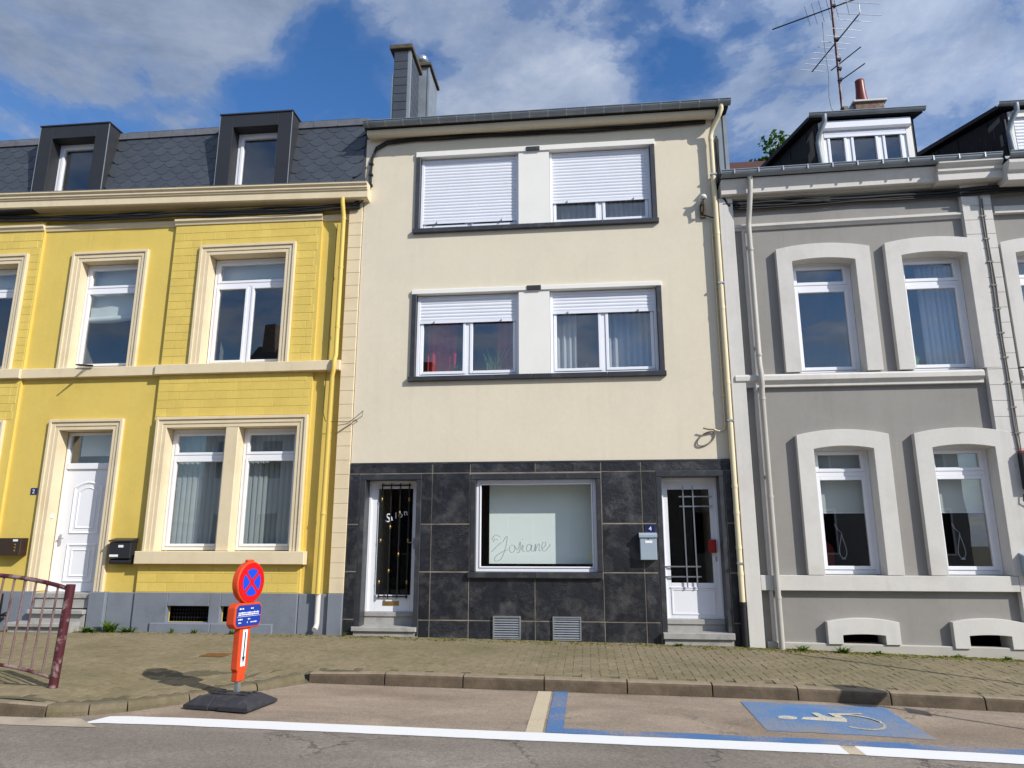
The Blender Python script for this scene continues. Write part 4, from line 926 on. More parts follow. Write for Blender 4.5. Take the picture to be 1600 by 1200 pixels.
for args in ((-8.24, -7.73, 1.72, 2.56, .09), (-8.24, -7.73, .98, 1.58, .0)):
    mm = archpanel(*args, .05, y-.008, y+.0095); mm.build('door_panel', M_PVC, ydoor)
    x0, x1, z0, z1, rise = args; mm = archpanel(x0+.09, x1-.09, z0+.09, z1-.09, rise*.8, .03, y-.002, y+.0095); mm.build('door_panel', M_PVC, ydoor)
box('fanlight', M_GLASS, (a+.05, b-.05, y+.02, y+.028, 2.85, 3.305), ydoor)
r = MB(); r.add([(a-.1, y+.065, .7), (b+.1, y+.065, .7), (b+.1, y+.065, 3.45), (a-.1, y+.065, 3.45), (a-.1, 1.5, .7), (b+.1, 1.5, .7), (b+.1, 1.5, 3.45), (a-.1, 1.5, 3.45)], [(0, 1, 5, 4), (1, 2, 6, 5), (2, 3, 7, 6), (3, 0, 4, 7), (4, 5, 6, 7)]); r.build('interior', M_ROOM, ydoor)
one('handle', M_STEEL, lambda m: (m.box(-8.375, -8.345, y-.012, y+.009, 1.55, 1.72), m.tube([(-8.36, y-.01, 1.66), (-8.36, y-.05, 1.66), (-8.27, y-.05, 1.655)], .009, 6)), ydoor)
one('fan_curtain', M_BLIND, lambda m: m.box(-8.3, -7.66, .40, .405, 2.98, 3.32), ydoor)
one('bell_push', M_PVC, lambda m: m.chbox(-8.449, -8.44, .10, .16, 1.97, 2.03, .002), YH)
m = MB(); m.chbox(-8.445, -7.525, .0, .30, .765, .838); m.chbox(-8.445, -7.525, .02, .29, .62, .764); m.build('threshold', M_BLUESTONE, YH)
m = MB(); m.chbox(-8.44, -7.53, -.12, .28, .545, .605, .006); m.box(-8.42, -7.545, -.06, .27, .30, .544); m.build('door_step', M_BLUESTONE, YH)
m = MB(); m.chbox(-8.60, -7.60, -.33, -.03, .38, .435, .006); m.box(-8.57, -7.63, -.28, -.065, .2, .379); m.box(-7.66, -7.6, -.33, -.065, .2, .379); m.build('door_step', M_BLUESTONE, YH)
one('boot_scraper', M_IRON, lambda m: (m.box(-8.95, -8.93, -.07, -.03, .32, .83), m.box(-9.0, -8.80, -.12, -.07, .50, .53), m.tube([(-9.02, -.1, .42), (-8.9, -.14, .5), (-8.78, -.1, .56)], .012, 6)), YH)
# mansard roof with scale slates
RY0, RZ0, RY1, RZ1 = -.13, 7.33, .14, 8.64
dorm = ((-9.43, -8.14), (-6.10, -4.82))
one_roof = MB()
for xa, xb in ((YX0, dorm[0][0]+.02), (dorm[0][1]-.02, dorm[1][0]+.02), (dorm[1][1]-.02, -3.562)):
    one_roof.prism_yz([(RY0, RZ0), (RY1, RZ1), (RY1, RZ1+.06), (1.4, RZ1+.06), (1.4, 7.2), (RY0, 7.2)], xa, xb)
one_roof.prism_yz([(1.401, 7.2), (1.401, RZ1+.06), (4.5, 9.1), (4.5, 7.2)], YX0, -3.562)
yroof = one_roof.build('roof', M_SLATE, YH)
SW_, SH_ = .285, .142; ang = math.atan2(RY1-RY0, RZ1-RZ0); sl_len = math.hypot(RY1-RY0, RZ1-RZ0)
m = MB(); w = SW_/2-.003; hh = .30
poly = [(-w, hh), (-w, .085), (-w*.55, .02), (-w*.28, 0), (w*.28, 0), (w*.55, .02), (w, .085), (w, hh)]
m.prism_xz(poly, -.014, 0); sme = m.mesh('slate'); sme.materials.append(M_SLATE)
bm = bmesh.new(); bm.from_mesh(sme); bmesh.ops.recalc_face_normals(bm, faces=bm.faces); bm.to_mesh(sme); bm.free()
rest = MB(); rr = random.Random(4)
row = 0; s_ = .02
while s_ < sl_len-.1:
    x = -11.0+(SW_/2 if row % 2 else 0)
    while x < -3.72:
        if not any(a-.02 < x < b+.02 for a, b in dorm):
            zc_ = RZ0+math.cos(ang)*s_; yc = RY0+math.sin(ang)*s_
            nrm = Vector((0, -math.cos(ang), math.sin(ang)))*(.014)
            p = piece('slate', sme, yroof, (x, yc+nrm.y, zc_+nrm.z), rot=(-ang-.034, rr.uniform(-.008, .008), 0))
        x += SW_
    s_ += SH_; row += 1
one('ridge_flashing', M_FLASH, lambda m: (m.prism_yz([(RY1-.06, RZ1-.05), (RY1-.03, RZ1+.085), (RY1+.3, RZ1+.11), (RY1+.3, RZ1+.09), (RY1-.02, RZ1-.05)], YX0, -3.562),
     [m.prism_yz([(RY1-.068, RZ1-.052), (RY1-.036, RZ1+.09), (RY1-.03, RZ1+.09), (RY1-.06, RZ1-.052)], -11+.43*k, -10.98+.43*k) for k in range(17)]), yroof)
for a, b in dorm:
    z0, z1 = 7.37+.022*(-3.45-b), 8.745; yf = -.19; t = .24
    dm = MB(); dm.box(a, a+t, yf, .06, z0, z1); dm.box(b-t, b, yf, .06, z0, z1); dm.box(a+t, b-t, yf, .06, z1-t, z1)
    dm.box(a, b, .061, 1.2, z1-.03, z1-.001); dm.box(a, a+.03, .061, 1.2, z0, z1-.031); dm.box(b-.03, b, .061, 1.2, z0, z1-.031)
    dr = dm.build('dormer', M_BLACKM, YH, .006)
    one('coping', M_BLACKM, lambda m: m.box(a-.015, b+.015, yf-.015, 1.2, z1, z1+.022), dr); box('edge_trim', M_ZINC, (b-.004, b+.004, yf-.004, yf+.01, z0, z1), dr); box('edge_trim', M_ZINC, (a-.004, a+.004, yf-.004, yf+.01, z0, z1), dr)
    mk_window(YH, a+t+.002, b-t-.002, z0, z1-t-.002, .03, fw=.05, sw=.05, depth=1.2, name='dormer_window')
# downpipe, cables, fittings
one('downpipe', M_YPIPE, lambda m: (m.tube([(-3.865, -.16, 7.10), (-3.865, -.16, 7.04), (-3.86, -.12, 6.90), (-3.855, -.095, 6.80), (-3.855, -.095, 4.45), (-3.86, -.125, 4.38), (-3.87, -.125, 4.2), (-3.90, -.09, 4.1), (-3.93, -.085, .86)], .036, 10),
     [m.tube([(-3.856-.06*(q < 4.1), -.092, q), (-3.856-.06*(q < 4.1), -.092, q+.03)], .042, 10) for q in (6.75, 5.9, 4.9, 2.0)]), YH)
one('pipe_foot', M_GTRIM, lambda m: (m.tube([(-3.93, -.055, .86), (-3.93, -.055, .45), (-3.93, -.08, .40), (-3.93, -.13, .37)], .04, 10)), YH)
one('facade_cable', M_CABLE, lambda m: (cablerun(m, [(-12, -.04, 7.20), (-9.5, -.03, 7.12), (-8.4, -.04, 7.08), (-6.5, -.06, 7.05), (-4.3, -.06, 7.02), (-3.6, -.07, 7.04)], 4, .017, .02, 6, .030)),
    label='black cable bundle under the cornice of the yellow house', cat='cable')
one('wall_wire', M_BROWNC, lambda m: m.tube([(-3.98, -.03, 6.7), (-4.0, -.03, 5.2), (-4.02, -.03, 4.0), (-4.03, -.03, 3.55), (-3.98, -.05, 3.42), (-3.9, -.1, 3.40), (-3.6, -.05, 3.40), (-3.5, -.05, 3.47), (-3.37, -.1, 3.56), (-3.4, -.06, 3.48), (-3.62, -.05, 3.34), (-3.8, -.06, 3.22)], .006, 5),
    label='loose brown wire sticking out beside the yellow downpipe', cat='wire')
one('banner_arm', M_IRON, lambda m: (m.tube([(-8.20, -.06, 4.42), (-7.95, -.06, 4.40)], .018, 6), m.tube([(-8.05, -.06, 4.40), (-8.05, -.30, 4.36)], .012, 6), m.tube([(-8.0, -.03, 4.40), (-8.05, -.30, 4.36)], .008, 6)), label='small black metal arm on the string course above the yellow house door', cat='bracket')
mb = thing('mailbox', 'black mailbox on the yellow wall right of the panelled white door', 'mailbox', (-7.08, .05, 1.3))
one('body', M_MBBLACK, lambda m: m.chbox(-7.25, -6.90, -.10, .049, 1.36, 1.60, .006), mb); one('lid', M_MBBLACK, lambda m: m.prism_yz([(.049, 1.605), (-.115, 1.605), (-.115, 1.625), (.049, 1.66)], -7.262, -6.888), mb)
one('paper_holder', M_MBBLACK, lambda m: m.tube([(-7.25, -.03, 1.31), (-6.90, -.03, 1.31)], .045, 10), mb); one('name_tag', M_LETTER, lambda m: (m.box(-7.10, -7.02, -.103, -.1005, 1.52, 1.555), m.box(-7.23, -7.09, -.103, -.1005, 1.38, 1.415)), mb)
mb = thing('mailbox', 'dark brown mailbox with three bell buttons left of the yellow house door', 'mailbox', (-8.9, .05, 1.4))
one('body', M_MBBROWN, lambda m: m.chbox(-9.17, -8.72, -.10, .049, 1.40, 1.66, .006), mb); one('name_tag', M_LETTER, lambda m: m.box(-8.85, -8.77, -.103, -.1005, 1.61, 1.64), mb)
for z in (1.55, 1.505, 1.46): one('bell_button', M_BRASS, lambda m: m.chbox(-8.825, -8.795, -.106, -.1005, z, z+.025, .004), mb)
np_ = thing('house_number', 'dark blue house number two plate on the yellow wall', 'number plate', (-8.74, .05, 2.38))
one('plate', M_BLUEPL, lambda m: m.chbox(-8.80, -8.69, .04, .0495, 2.335, 2.44, .003), np_); text_mb('2', .09, -8.77, .0385, 2.355, .001).build('numeral', M_LETTER, np_)
one('soil_grate', M_RUST, lambda m: [m.prism_xy([(-4.66+dx, -1.90+dy) for dx, dy in ((0, 0), (.03, 0), (.03, .24), (0, .24))], .2625, .2685) if False else m.box(-4.66+.035*k, -4.645+.035*k, -1.90, -1.66, .262, .270) for k in range(9)], label='small rusty drain grate set in the pavement', cat='grate')

# ================================================================== GREY HOUSES
def arch_top(x0, x1, zs, rise, n=12):
    return [(x0+(x1-x0)*k/n, zs+rise*(1-((2*k/n)-1)**2)) for k in range(n+1)]
def arch_surround(house, x0, x1, z0, zs, w, rise, y0, y1, name='window_surround', irise=None, mat=None):
    """band of width w round an opening x0..x1, z0..zs with a shallow arched head"""
    irise = rise*.55 if irise is None else irise
    o = [(x0-w, z0)]+arch_top(x0-w, x1+w, zs+w-.02, rise)+[(x1+w, z0)]; i = [(x0, z0)]+arch_top(x0, x1, zs, irise)+[(x1, z0)]; k = len(o); m = MB()
    vs = [(x, y0, z) for x, z in o]+[(x, y0, z) for x, z in i]+[(x, y1, z) for x, z in i]+[(x, y1, z) for x, z in o]
    fs = []
    for a in range(k-1): fs += [(a, a+1, k+a+1, k+a), (k+a, k+a+1, 2*k+a+1, 2*k+a), (3*k+a, 3*k+a+1, a+1, a)]
    fs += [(0, k, 2*k, 3*k), (k-1, 2*k-1, 3*k-1, 4*k-1)]
    m.add(vs, fs); return m.build(name, mat or M_GTRIM, house, .004)
GH = thing('grey_house', 'grey rendered house with pale arched window surrounds', 'house', (4., 0, .15))
GX0, GX1 = 2.14, 6.085
gw = [(3.15, 4.06, 4.01, 5.72), (4.72, 5.64, 4.01, 5.75), (3.21, 4.02, 1.16, 2.885), (4.80, 5.62, 1.16, 2.885)]
gc = [(3.36, 3.905, .27, .385), (4.955, 5.475, .235, .395)]
holes = [(a-.03, b+.03, c, d+.09) for a, b, c, d in gw]+[(a-.03, b+.03, c, d+.05) for a, b, c, d in gc]
wall_mb(GX0, GX1, -.15, 7.0, holes, .0, .34).build('wall', M_GREY, GH)
for (a, b, c, d), tz, tag_ in zip(gw, (5.375, 5.375, 2.545, 2.545), 'abcd'):
    arch_surround(GH, a, b, c, d, .222, .075, -.088, .30)
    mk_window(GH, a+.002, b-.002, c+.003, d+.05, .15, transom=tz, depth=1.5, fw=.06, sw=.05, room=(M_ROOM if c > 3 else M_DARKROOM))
for a, b, c, d in gc:
    arch_surround(GH, a, b, c, d, .19, .05, -.088, .2, 'cellar_surround', .015)
    r = MB(); r.add([(a, .2, c), (b, .2, c), (b, .2, d+.03), (a, .2, d+.03), (a, .6, c), (b, .6, c), (b, .6, d+.03), (a, .6, d+.03)], [(0, 1, 5, 4), (1, 2, 6, 5), (2, 3, 7, 6), (3, 0, 4, 7), (4, 5, 6, 7)]); r.build('cellar_opening', M_VOID, GH)
m = MB(); m.add([(x, y, z) for x in (2.39, 3.2, 4.3, 6.08) for y, z in ((.03, H(x)-.1), (-.065, H(x)-.1), (-.065, .275-.012*(x-2.6)), (-.055, .285-.012*(x-2.6)), (.03, .285-.012*(x-2.6)))],
      [(i*5+j, (i+1)*5+j, (i+1)*5+j+1, i*5+j+1) for i in range(3) for j in range(4)]+[(0, 1, 2, 3, 4), (15, 16, 17, 18, 19)]); m.build('base_course', M_GPIPE, GH)
one('pilaster', M_GTRIM, lambda m: (m.box(2.138, 2.345, -.088, .01, -.1, 6.80)), GH, .006)
one('sill_band', M_GTRIM, lambda m: (m.prism_yz([(.01, 3.80), (-.06, 3.80), (-.06, 3.84), (-.075, 3.86), (-.11, 3.89), (-.11, 3.955), (-.08, 3.985), (.01, 4.005)], 2.20, 5.62)), GH, .004)
one('lower_band', M_GTRIM, lambda m: (m.box(2.347, 5.665, -.086, .01, .955, 1.155)), GH, .006)
one('inner_pilaster', M_GTRIM, lambda m: (m.box(2.462, 2.50, -.08, .01, .29, .954), m.box(2.462, 2.50, -.08, .01, 1.156, 6.26)), GH)
gtilt = .016
def gz(x): return (x-2.2)*gtilt
one('frieze_moulding', M_GTRIM, lambda m: m.prism_yz([(.01, 6.27), (-.025, 6.27), (-.035, 6.30), (-.065, 6.315), (-.065, 6.34), (-.04, 6.345), (-.04, 6.365), (.01, 6.375)], 2.15, 5.668, 0, gz(5.668)), GH)
one('cornice', M_GTRIM, lambda m: (m.prism_yz([(.01, 6.79), (-.05, 6.79), (-.07, 6.81), (-.16, 6.815), (-.17, 6.825), (-.17, 6.89), (-.20, 6.95), (-.225, 7.02), (-.225, 7.045), (.01, 7.045)], 2.17, 5.30, 0, gz(5.30))), GH)
one('cornice_break', M_GTRIM, lambda m: (m.prism_yz([(.01, 6.83), (-.26, 6.83), (-.26, 6.925), (-.245, 6.93), (-.245, 6.955), (-.28, 6.97), (-.28, 7.02), (-.31, 7.04), (-.34, 7.075), (-.34, 7.095), (.01, 7.095)], 5.302, 6.20, 0, .012)), GH, .004)
def halfgutter(m, y, z, r, x0, x1, t0=0., t1=0.):
    g1 = [(y+r*math.cos(math.pi+math.pi*k/8), z+r*1.05*math.sin(math.pi+math.pi*k/8)) for k in range(9)]
    g2 = [(y+(r-.006)*math.cos(2*math.pi-math.pi*k/8), z+(r-.006)*math.sin(2*math.pi-math.pi*k/8)) for k in range(9)]
    m.prism_yz(g1+g2, x0, x1, t0, t1); m.tube([(x0, y-r, z+t0), (x1, y-r, z+t1)], .009, 6)
ggut = one('gutter', M_ZINC, lambda m: halfgutter(m, -.27, 7.135, .08, 2.16, 6.20, 0, gz(6.2)), GH)
m = MB(); x = 2.35
while x < 6.2: m.box(x-.008, x+.008, -.358, -.34, 7.07+gz(x), 7.145+gz(x)); x += .36
m.build('gutter_bracket', M_GALV, ggut, kind='stuff')
# rusticated pillar
pq = MB(); pq.chbox(0, .41, -.084, .01, 0, .222, .003); pme = pq.mesh('pillar_block'); pme.materials.append(M_GTRIM)
box('pillar_backing', M_GTRIM, (5.672, 6.078, -.076, .009, -.1, 6.82), GH)
z = .12
while z < 6.75: piece('pillar_block', pme, GH, (5.67, 0, z)); z += .2275
groof = one('roof', M_OLDSLATE, lambda m: m.prism_yz([(-.26, 7.13), (3.6, 9.0), (7.2, 7.0), (7.2, 6.9), (-.2, 7.05)], 2.16, 6.2), GH)
# shed dormers
def shed_dormer(house, x0, x1, nm='dormer'):
    yb = 3.45
    m = MB(); m.add([(x0, .02, 7.0), (x0, .02, 8.06), (x0, yb, 9.0), (x0, yb, 7.0)], [(0, 1, 2, 3)]); m.add([(x0+.05, .02, 7.0), (x0+.05, .02, 8.05), (x0+.05, yb, 8.98), (x0+.05, yb, 7.0)], [(3, 2, 1, 0)])
    m.add([(x0, .02, 7.), (x0+.05, .02, 7.), (x0+.05, .02, 8.06), (x0, .02, 8.06)], [(0, 1, 2, 3)])
    for q in (0, ): m.add([(x1, .02, 7.0), (x1, .02, 8.06), (x1, yb, 9.0), (x1, yb, 7.0)], [(3, 2, 1, 0)]); m.box(x1-.05, x1-.001, .03, .2, 7.0, 8.05)
    d = m.build(nm, M_CHEEK, house, fix=False)
    one('dormer_roof', M_OLDSLATE, lambda m: m.prism_yz([(-.05, 8.10), (-.05, 8.16), (yb+.1, 9.14), (yb+.1, 9.05)], x0-.10, x1+.12), d)
    one('dormer_gutter', M_ZINC, lambda m: halfgutter(m, -.09, 8.16, .05, x0-.12, x1+.14), d)
    r = random.Random(int(x0*10)); mm = MB()
    # hung slates on the visible cheek, in courses following the roof pitch
    for j in range(9):
        for i in range(14):
            ya = .05+i*.25+(.125 if j % 2 else 0); zb = 6.95+j*.2
            zt = 8.04+(ya+.12)*.272
            if zb+.21 < zt and zb > 7.05+ya*.50-.25: mm.box(x0-.008-r.uniform(0, .002), x0-.001, ya+.004, ya+.246, zb, zb+.21)
    mm.build('cheek_slates', M_CHEEK, d, kind='stuff')
    one('dormer_downpipe', M_ZINC, lambda m: m.tube([(x0+.10, -.15, 8.10), (x0+.09, -.16, 7.98), (x0+.03, -.06, 7.83), (x0+.0, -.04, 7.68), (x0+.02, -.05, 7.3), (x0+.05, -.12, 7.12)], .038, 10), d)
    return d
dm1 = shed_dormer(GH, 3.72, 5.20)
box('front_post', M_WHITEP, (3.77, 3.83, .0, .06, 7.05, 8.06), dm1, .004); box('front_post', M_WHITEP, (5.06, 5.15, .0, .06, 7.05, 8.06), dm1, .004)
one('shutter_box', M_PVC, lambda m: m.prism_yz([(.06, 7.90), (-.03, 7.90), (-.05, 7.93), (-.05, 8.02), (-.03, 8.06), (.06, 8.06)], 3.80, 5.13), dm1)
dw = mk_window(GH, 3.831, 5.059, 7.10, 7.90, .02, mull=(4.205, 4.675), fw=.05, sw=.04, depth=1.0, name='dormer_window'); roll_shutter(dw, 3.835, 5.055, 7.79, 7.90, .0)
chg = one('chimney', M_BRICKCH, lambda m: (m.box(5.20, 5.72, 2.0, 2.55, 7.2, 9.68)), GH, .01)
one('cap', M_GTRIM, lambda m: m.box(5.16, 5.77, 1.96, 2.6, 9.681, 9.72), chg, .006)
one('chimney_pot', M_TERRA, lambda m: m.lathe([(.0, 0), (.13, 0), (.125, .06), (.098, .2), (.085, .38), (.082, .52), (.086, .56), (.068, .56), (.066, .3)], (5.41, 2.2, 9.71), 16), chg)
one('flashing', M_ZINC, lambda m: m.prism_xz([(5.02, 9.50), (5.20, 9.70), (5.20, 9.50)], 2.05, 2.5), chg)
# downpipe
one('downpipe', M_GPIPE, lambda m: (m.tube([(2.595, -.25, 7.06), (2.595, -.25, 6.98), (2.585, -.24, 6.82), (2.565, -.17, 6.52), (2.555, -.13, 6.38), (2.55, -.125, 6.3), (2.55, -.125, 4.12), (2.55, -.165, 4.0), (2.55, -.165, 3.82), (2.55, -.13, 3.7), (2.55, -.13, .35), (2.55, -.13, .12)], .040, 10),
     [m.tube([(2.55, -.128, q), (2.55, -.128, q+.035)], .047, 10) for q in (5.9, 4.25, 3.6, 2.2, .85)], [m.box(2.535, 2.565, -.1, .0, q, q+.03) for q in (6.0, 4.4, 2.5, .9)]), GH)
one('facade_cable', M_CABLE, lambda m: (cablerun(m, [(2.2, -.06, 6.74), (2.8, -.05, 6.725), (4.2, -.05, 6.75), (5.5, -.05, 6.77), (6.0, -.11, 6.77), (8.0, -.06, 6.78)], 4, .020, .016, 9, .034), cablerun(m, [(2.45, -.07, 6.71), (3.8, -.07, 6.73)], 3, .02, .04, 4, .03)),
    label='thick black cable bundle under the cornice of the grey house', cat='cable')
one('facade_cable', M_CABLE, lambda m: (m.tube([(2.24, -.05, 7.1), (2.21, -.06, 6.98), (2.22, -.07, 6.8), (2.3, -.07, 6.66)], .028, 6), m.tube([(2.18, -.05, 7.9), (2.17, -.04, 7.5), (2.19, -.06, 6.9)], .016, 6), m.tube([(2.2, -.05, 7.85), (2.19, -.05, 7.4), (2.24, -.06, 6.7)], .014, 6)),
    label='black cables bridging from the cream house to the grey house', cat='cable')
one('pillar_cable', M_GCABLE, lambda m: (m.tube([(5.925, -.095, 6.66), (5.915, -.096, 6.2), (5.925, -.096, 5.5), (5.905, -.096, 4.7), (5.915, -.096, 3.9), (5.90, -.096, 3.2), (5.92, -.10, 2.83)], .011, 6), m.tube([(5.955, -.095, 6.6), (5.945, -.096, 6.0), (5.96, -.096, 5.2), (5.935, -.096, 4.4), (5.945, -.096, 3.4), (5.94, -.10, 2.83)], .009, 6),
     [m.box(5.89, 5.97, -.106, -.085, 6.3-.36*k, 6.32-.36*k) for k in range(10)]), label='pair of grey cables clipped down the rusticated pillar', cat='cable')
mb = thing('meter_box', 'dark box with red top on the rusticated grey pillar', 'box', (6.0, -.05, 2.3))
one('body', M_MBBLACK, lambda m: m.chbox(5.89, 6.20, -.18, -.085, 2.30, 2.79, .006), mb); one('top', M_RED, lambda m: m.box(5.90, 6.20, -.17, -.09, 2.792, 2.82), mb)
one('cable_tail', M_CABLE, lambda m: m.tube([(5.95, -.12, 2.3), (5.87, -.12, 2.22), (5.86, -.12, 2.14), (5.95, -.12, 2.1)], .009, 6), mb)
mb = thing('mailbox', 'pale grey mailbox at the foot of the rusticated pillar', 'mailbox', (5.9, -.05, 1.15))
one('body', M_MBGREY, lambda m: m.chbox(5.72, 6.02, -.19, -.085, 1.16, 1.41, .006), mb); one('lid', M_MBGREY, lambda m: m.prism_yz([(-.086, 1.412), (-.20, 1.412), (-.20, 1.425), (-.086, 1.46)], 5.71, 6.03), mb)
# things behind the grey house panes
curtain('curtain', M_NET, 5.08, 5.62, 4.05, 5.7, .36, 7, .03, 'white net curtain in the upper grey house window next to the pillar', seed=8)
def gblind(label, x0, x1, z0, z1):
    t = thing('roller_blind', label, 'blind', ((x0+x1)/2, .30, z0)); box('fabric', M_BLIND, (x0, x1, .300, .303, z0, z1), t); box('bottom_bar', M_PVC, (x0, x1, .294, .309, z0-.02, z0-.001), t)
gblind('pale roller blind half drawn in the lower grey window with a red chair', 3.24, 4.0, 2.02, 2.85); gblind('pale roller blind half drawn in the lower grey window next to the pillar', 4.83, 5.6, 2.02, 2.85)
for x, lab in ((3.60, 'teardrop wire ornament in the lower window with the red chair'), (5.19, 'teardrop wire ornament in the lower window next to the pillar')):
    z0 = 1.38; pts = [(x-.085, .30, z0+.47), (x-.05, .30, z0+.40), (x+.01, .30, z0+.34)]+[(x+.0+(.075*math.sin(a))*(1-math.cos(a))*.5, .30, z0+.17+.17*math.cos(a)) for a in [2*math.pi*k/22 for k in range(0, 23)]]
    one('wire_ornament', M_STEEL, lambda m: (m.tube(pts, .006, 6), m.box(x-.025, x+.025, .285, .315, z0-.02, z0)), label=lab, cat='ornament')
chr_ = thing('chair', 'red chair with rounded back behind the lower grey house window', 'chair', (3.42, .75, .7))
def roundback(m):
    poly = [(3.24, 1.20), (3.60, 1.20), (3.62, 1.40)]+[(3.42+.2*math.cos(a), 1.46+.17*math.sin(a)) for a in [math.pi*k/10 for k in range(11)]]+[(3.22, 1.40)]; m.prism_xz(poly, .72, .76)
one('backrest', M_RED, roundback, chr_, .008); one('seat', M_RED, lambda m: m.box(3.22, 3.62, .78, 1.15, 1.12, 1.17), chr_, .01)
for lx in (3.25, 3.59):
    for ly in (.80, 1.12): one('leg', M_STEEL, lambda m: m.tube([(lx, ly, 1.12), (lx, ly, .72)], .012, 6), chr_)
houseplant('small pale plant on the sill of the upper grey window next to the pillar', 4.90, .27, 4.08, M_YELPOT, .05, .07, 16, .25, .07, 6)

# neighbouring grey house beyond the pillar
NH = thing('grey_terrace_house', 'grey house with shuttered dormer beyond the rusticated pillar', 'house', (8., 0, .0))
nh = [(6.30, 7.15, 4.01, 5.72), (6.30, 7.15, 1.16, 2.885)]
wall_mb(6.09, 10.5, -.3, 7.0, [(a-.03, b+.03, c, d+.09) for a, b, c, d in nh], .0, .34).build('wall', M_GREY, NH)
for (a, b, c, d), tz in zip(nh, (5.375, 2.545)):
    arch_surround(NH, a, b, c, d, .19, .07, -.088, .30); mk_window(NH, a+.002, b-.002, c+.003, d+.05, .15, transom=tz, depth=1.4, fw=.06, sw=.05)
one('sill_band', M_GTRIM, lambda m: m.prism_yz([(.01, 3.78), (-.06, 3.78), (-.06, 3.82), (-.11, 3.87), (-.11, 3.955), (-.08, 3.985), (.01, 4.005)], 6.12, 10.5), NH)
one('lower_band', M_GTRIM, lambda m: m.box(6.09, 10.5, -.052, .01, .955, 1.155), NH); one('frieze_moulding', M_GTRIM, lambda m: m.box(6.12, 10.5, -.07, .01, 6.36, 6.47), NH)
one('cornice', M_GTRIM, lambda m: m.prism_yz([(.01, 6.74), (-.36, 6.74), (-.36, 6.85), (-.40, 6.88), (-.45, 6.97), (-.45, 7.02), (.01, 7.02)], 6.202, 10.5), NH)
one('gutter', M_ZINC, lambda m: halfgutter(m, -.43, 7.12, .08, 6.21, 10.5), NH)
one('roof', M_OLDSLATE, lambda m: m.prism_yz([(-.36, 7.10), (3.6, 9.05), (7.2, 7.0), (7.2, 6.9), (-.3, 7.03)], 6.205, 10.5), NH)
dm2 = shed_dormer(NH, 6.52, 8.2)
one('dormer_front', M_WHITEP, lambda m: (m.box(6.575, 6.63, .0, .06, 7.05, 8.06), m.box(8.0, 8.15, .0, .06, 7.05, 8.06), m.box(6.632, 7.998, -.03, .06, 7.95, 8.06)), dm2)
dw = mk_window(NH, 6.632, 7.998, 7.10, 7.95, .02, mull=(7.2,), fw=.05, sw=.04, depth=1.0, name='dormer_window'); roll_shutter(dw, 6.64, 7.99, 7.42, 7.95, .0)
curtain('curtain', M_NET, 6.33, 6.75, 4.05, 5.7, .36, 5, .03, 'net curtain in the grey window beyond the rusticated pillar', seed=12)

# ------------------------------------------------------------------ rooftop antenna
an = thing('tv_antenna', 'old television aerial mast with several yagi booms on the grey roof', 'antenna', (4.975, 2.05, 8.6))
one('mast', M_MAROON, lambda m: m.tube([(4.965, 2.05, 8.55), (4.985, 2.05, 10.4), (5.01, 2.05, 12.5)], .026, 8), an)
def boom(p0, p1, els, r=.013, er=.0055):
    o = one('boom', M_IRON, lambda m: m.tube([p0, p1], r, 6), an); a, b = Vector(p0), Vector(p1); dr = (b-a).normalized(); pr = Vector((-dr.y, dr.x, 0)).normalized(); m = MB()
    if pr.x < 0: pr = -pr
    for t, L, tilt in els:
        c = a+(b-a)*t; e = pr*L+Vector((0, 0, tilt)); m.tube([c-e, c+e], er, 5)
    if els: m.build('element', M_GALV, o)
    return o
b2 = boom((4.841, 2.983, 11.1), (5.206, 1.351, 11.1), [(.02, .26, 0), (.13, .28, 0), (.23, .29, 0), (.33, .29, 0), (.43, .29, 0), (.52, .30, 0), (.62, .30, 0), (.74, .30, 0), (.88, .34, 0)])
one('reflector', M_GALV, lambda m: (m.tube([(5.206, 1.36, 11.08), (5.206, 1.36, 11.34)], .008, 5), m.tube([(4.83, 1.30, 11.33), (5.60, 1.40, 11.30)], .006, 5), m.tube([(4.80, 1.30, 11.08), (5.60, 1.40, 11.05)], .006, 5)), b2)
boom((4.0, 2.58, 11.85), (5.45, 1.86, 11.85), [(.42, .32, .0), (.50, .34, 0), (.58, .34, 0), (.66, .36, 0), (.74, .36, 0), (.86, .40, 0)])
boom((4.97, 2.35, 10.65), (5.30, 1.70, 10.65), [], .011); boom((5.0, 2.1, 10.22), (5.29, 1.60, 10.22), [], .011)
one('clamp', M_IRON, lambda m: [m.box(4.955+.008*k, 5.025+.008*k, 2.01, 2.085, z-.02, z+.025) for k, z in enumerate((9.6, 10.22, 10.45, 10.65, 11.1, 11.85))], an).__setitem__('kind', 'stuff')
one('coax', M_GCABLE, lambda m: m.tube([(4.83, 2.15, 11.6), (4.80, 2.1, 11.0), (4.82, 2.1, 10.4), (4.78, 2.1, 9.9), (4.80, 2.1, 9.65), (4.9, 2.1, 9.5)], .006, 5), an)
one('foot_bracket', M_MORTAR, lambda m: (m.box(4.93, 5.02, 2.0, 2.1, 9.28, 9.38), m.box(4.98, 5.06, 1.97, 2.05, 9.50, 9.60)), an)

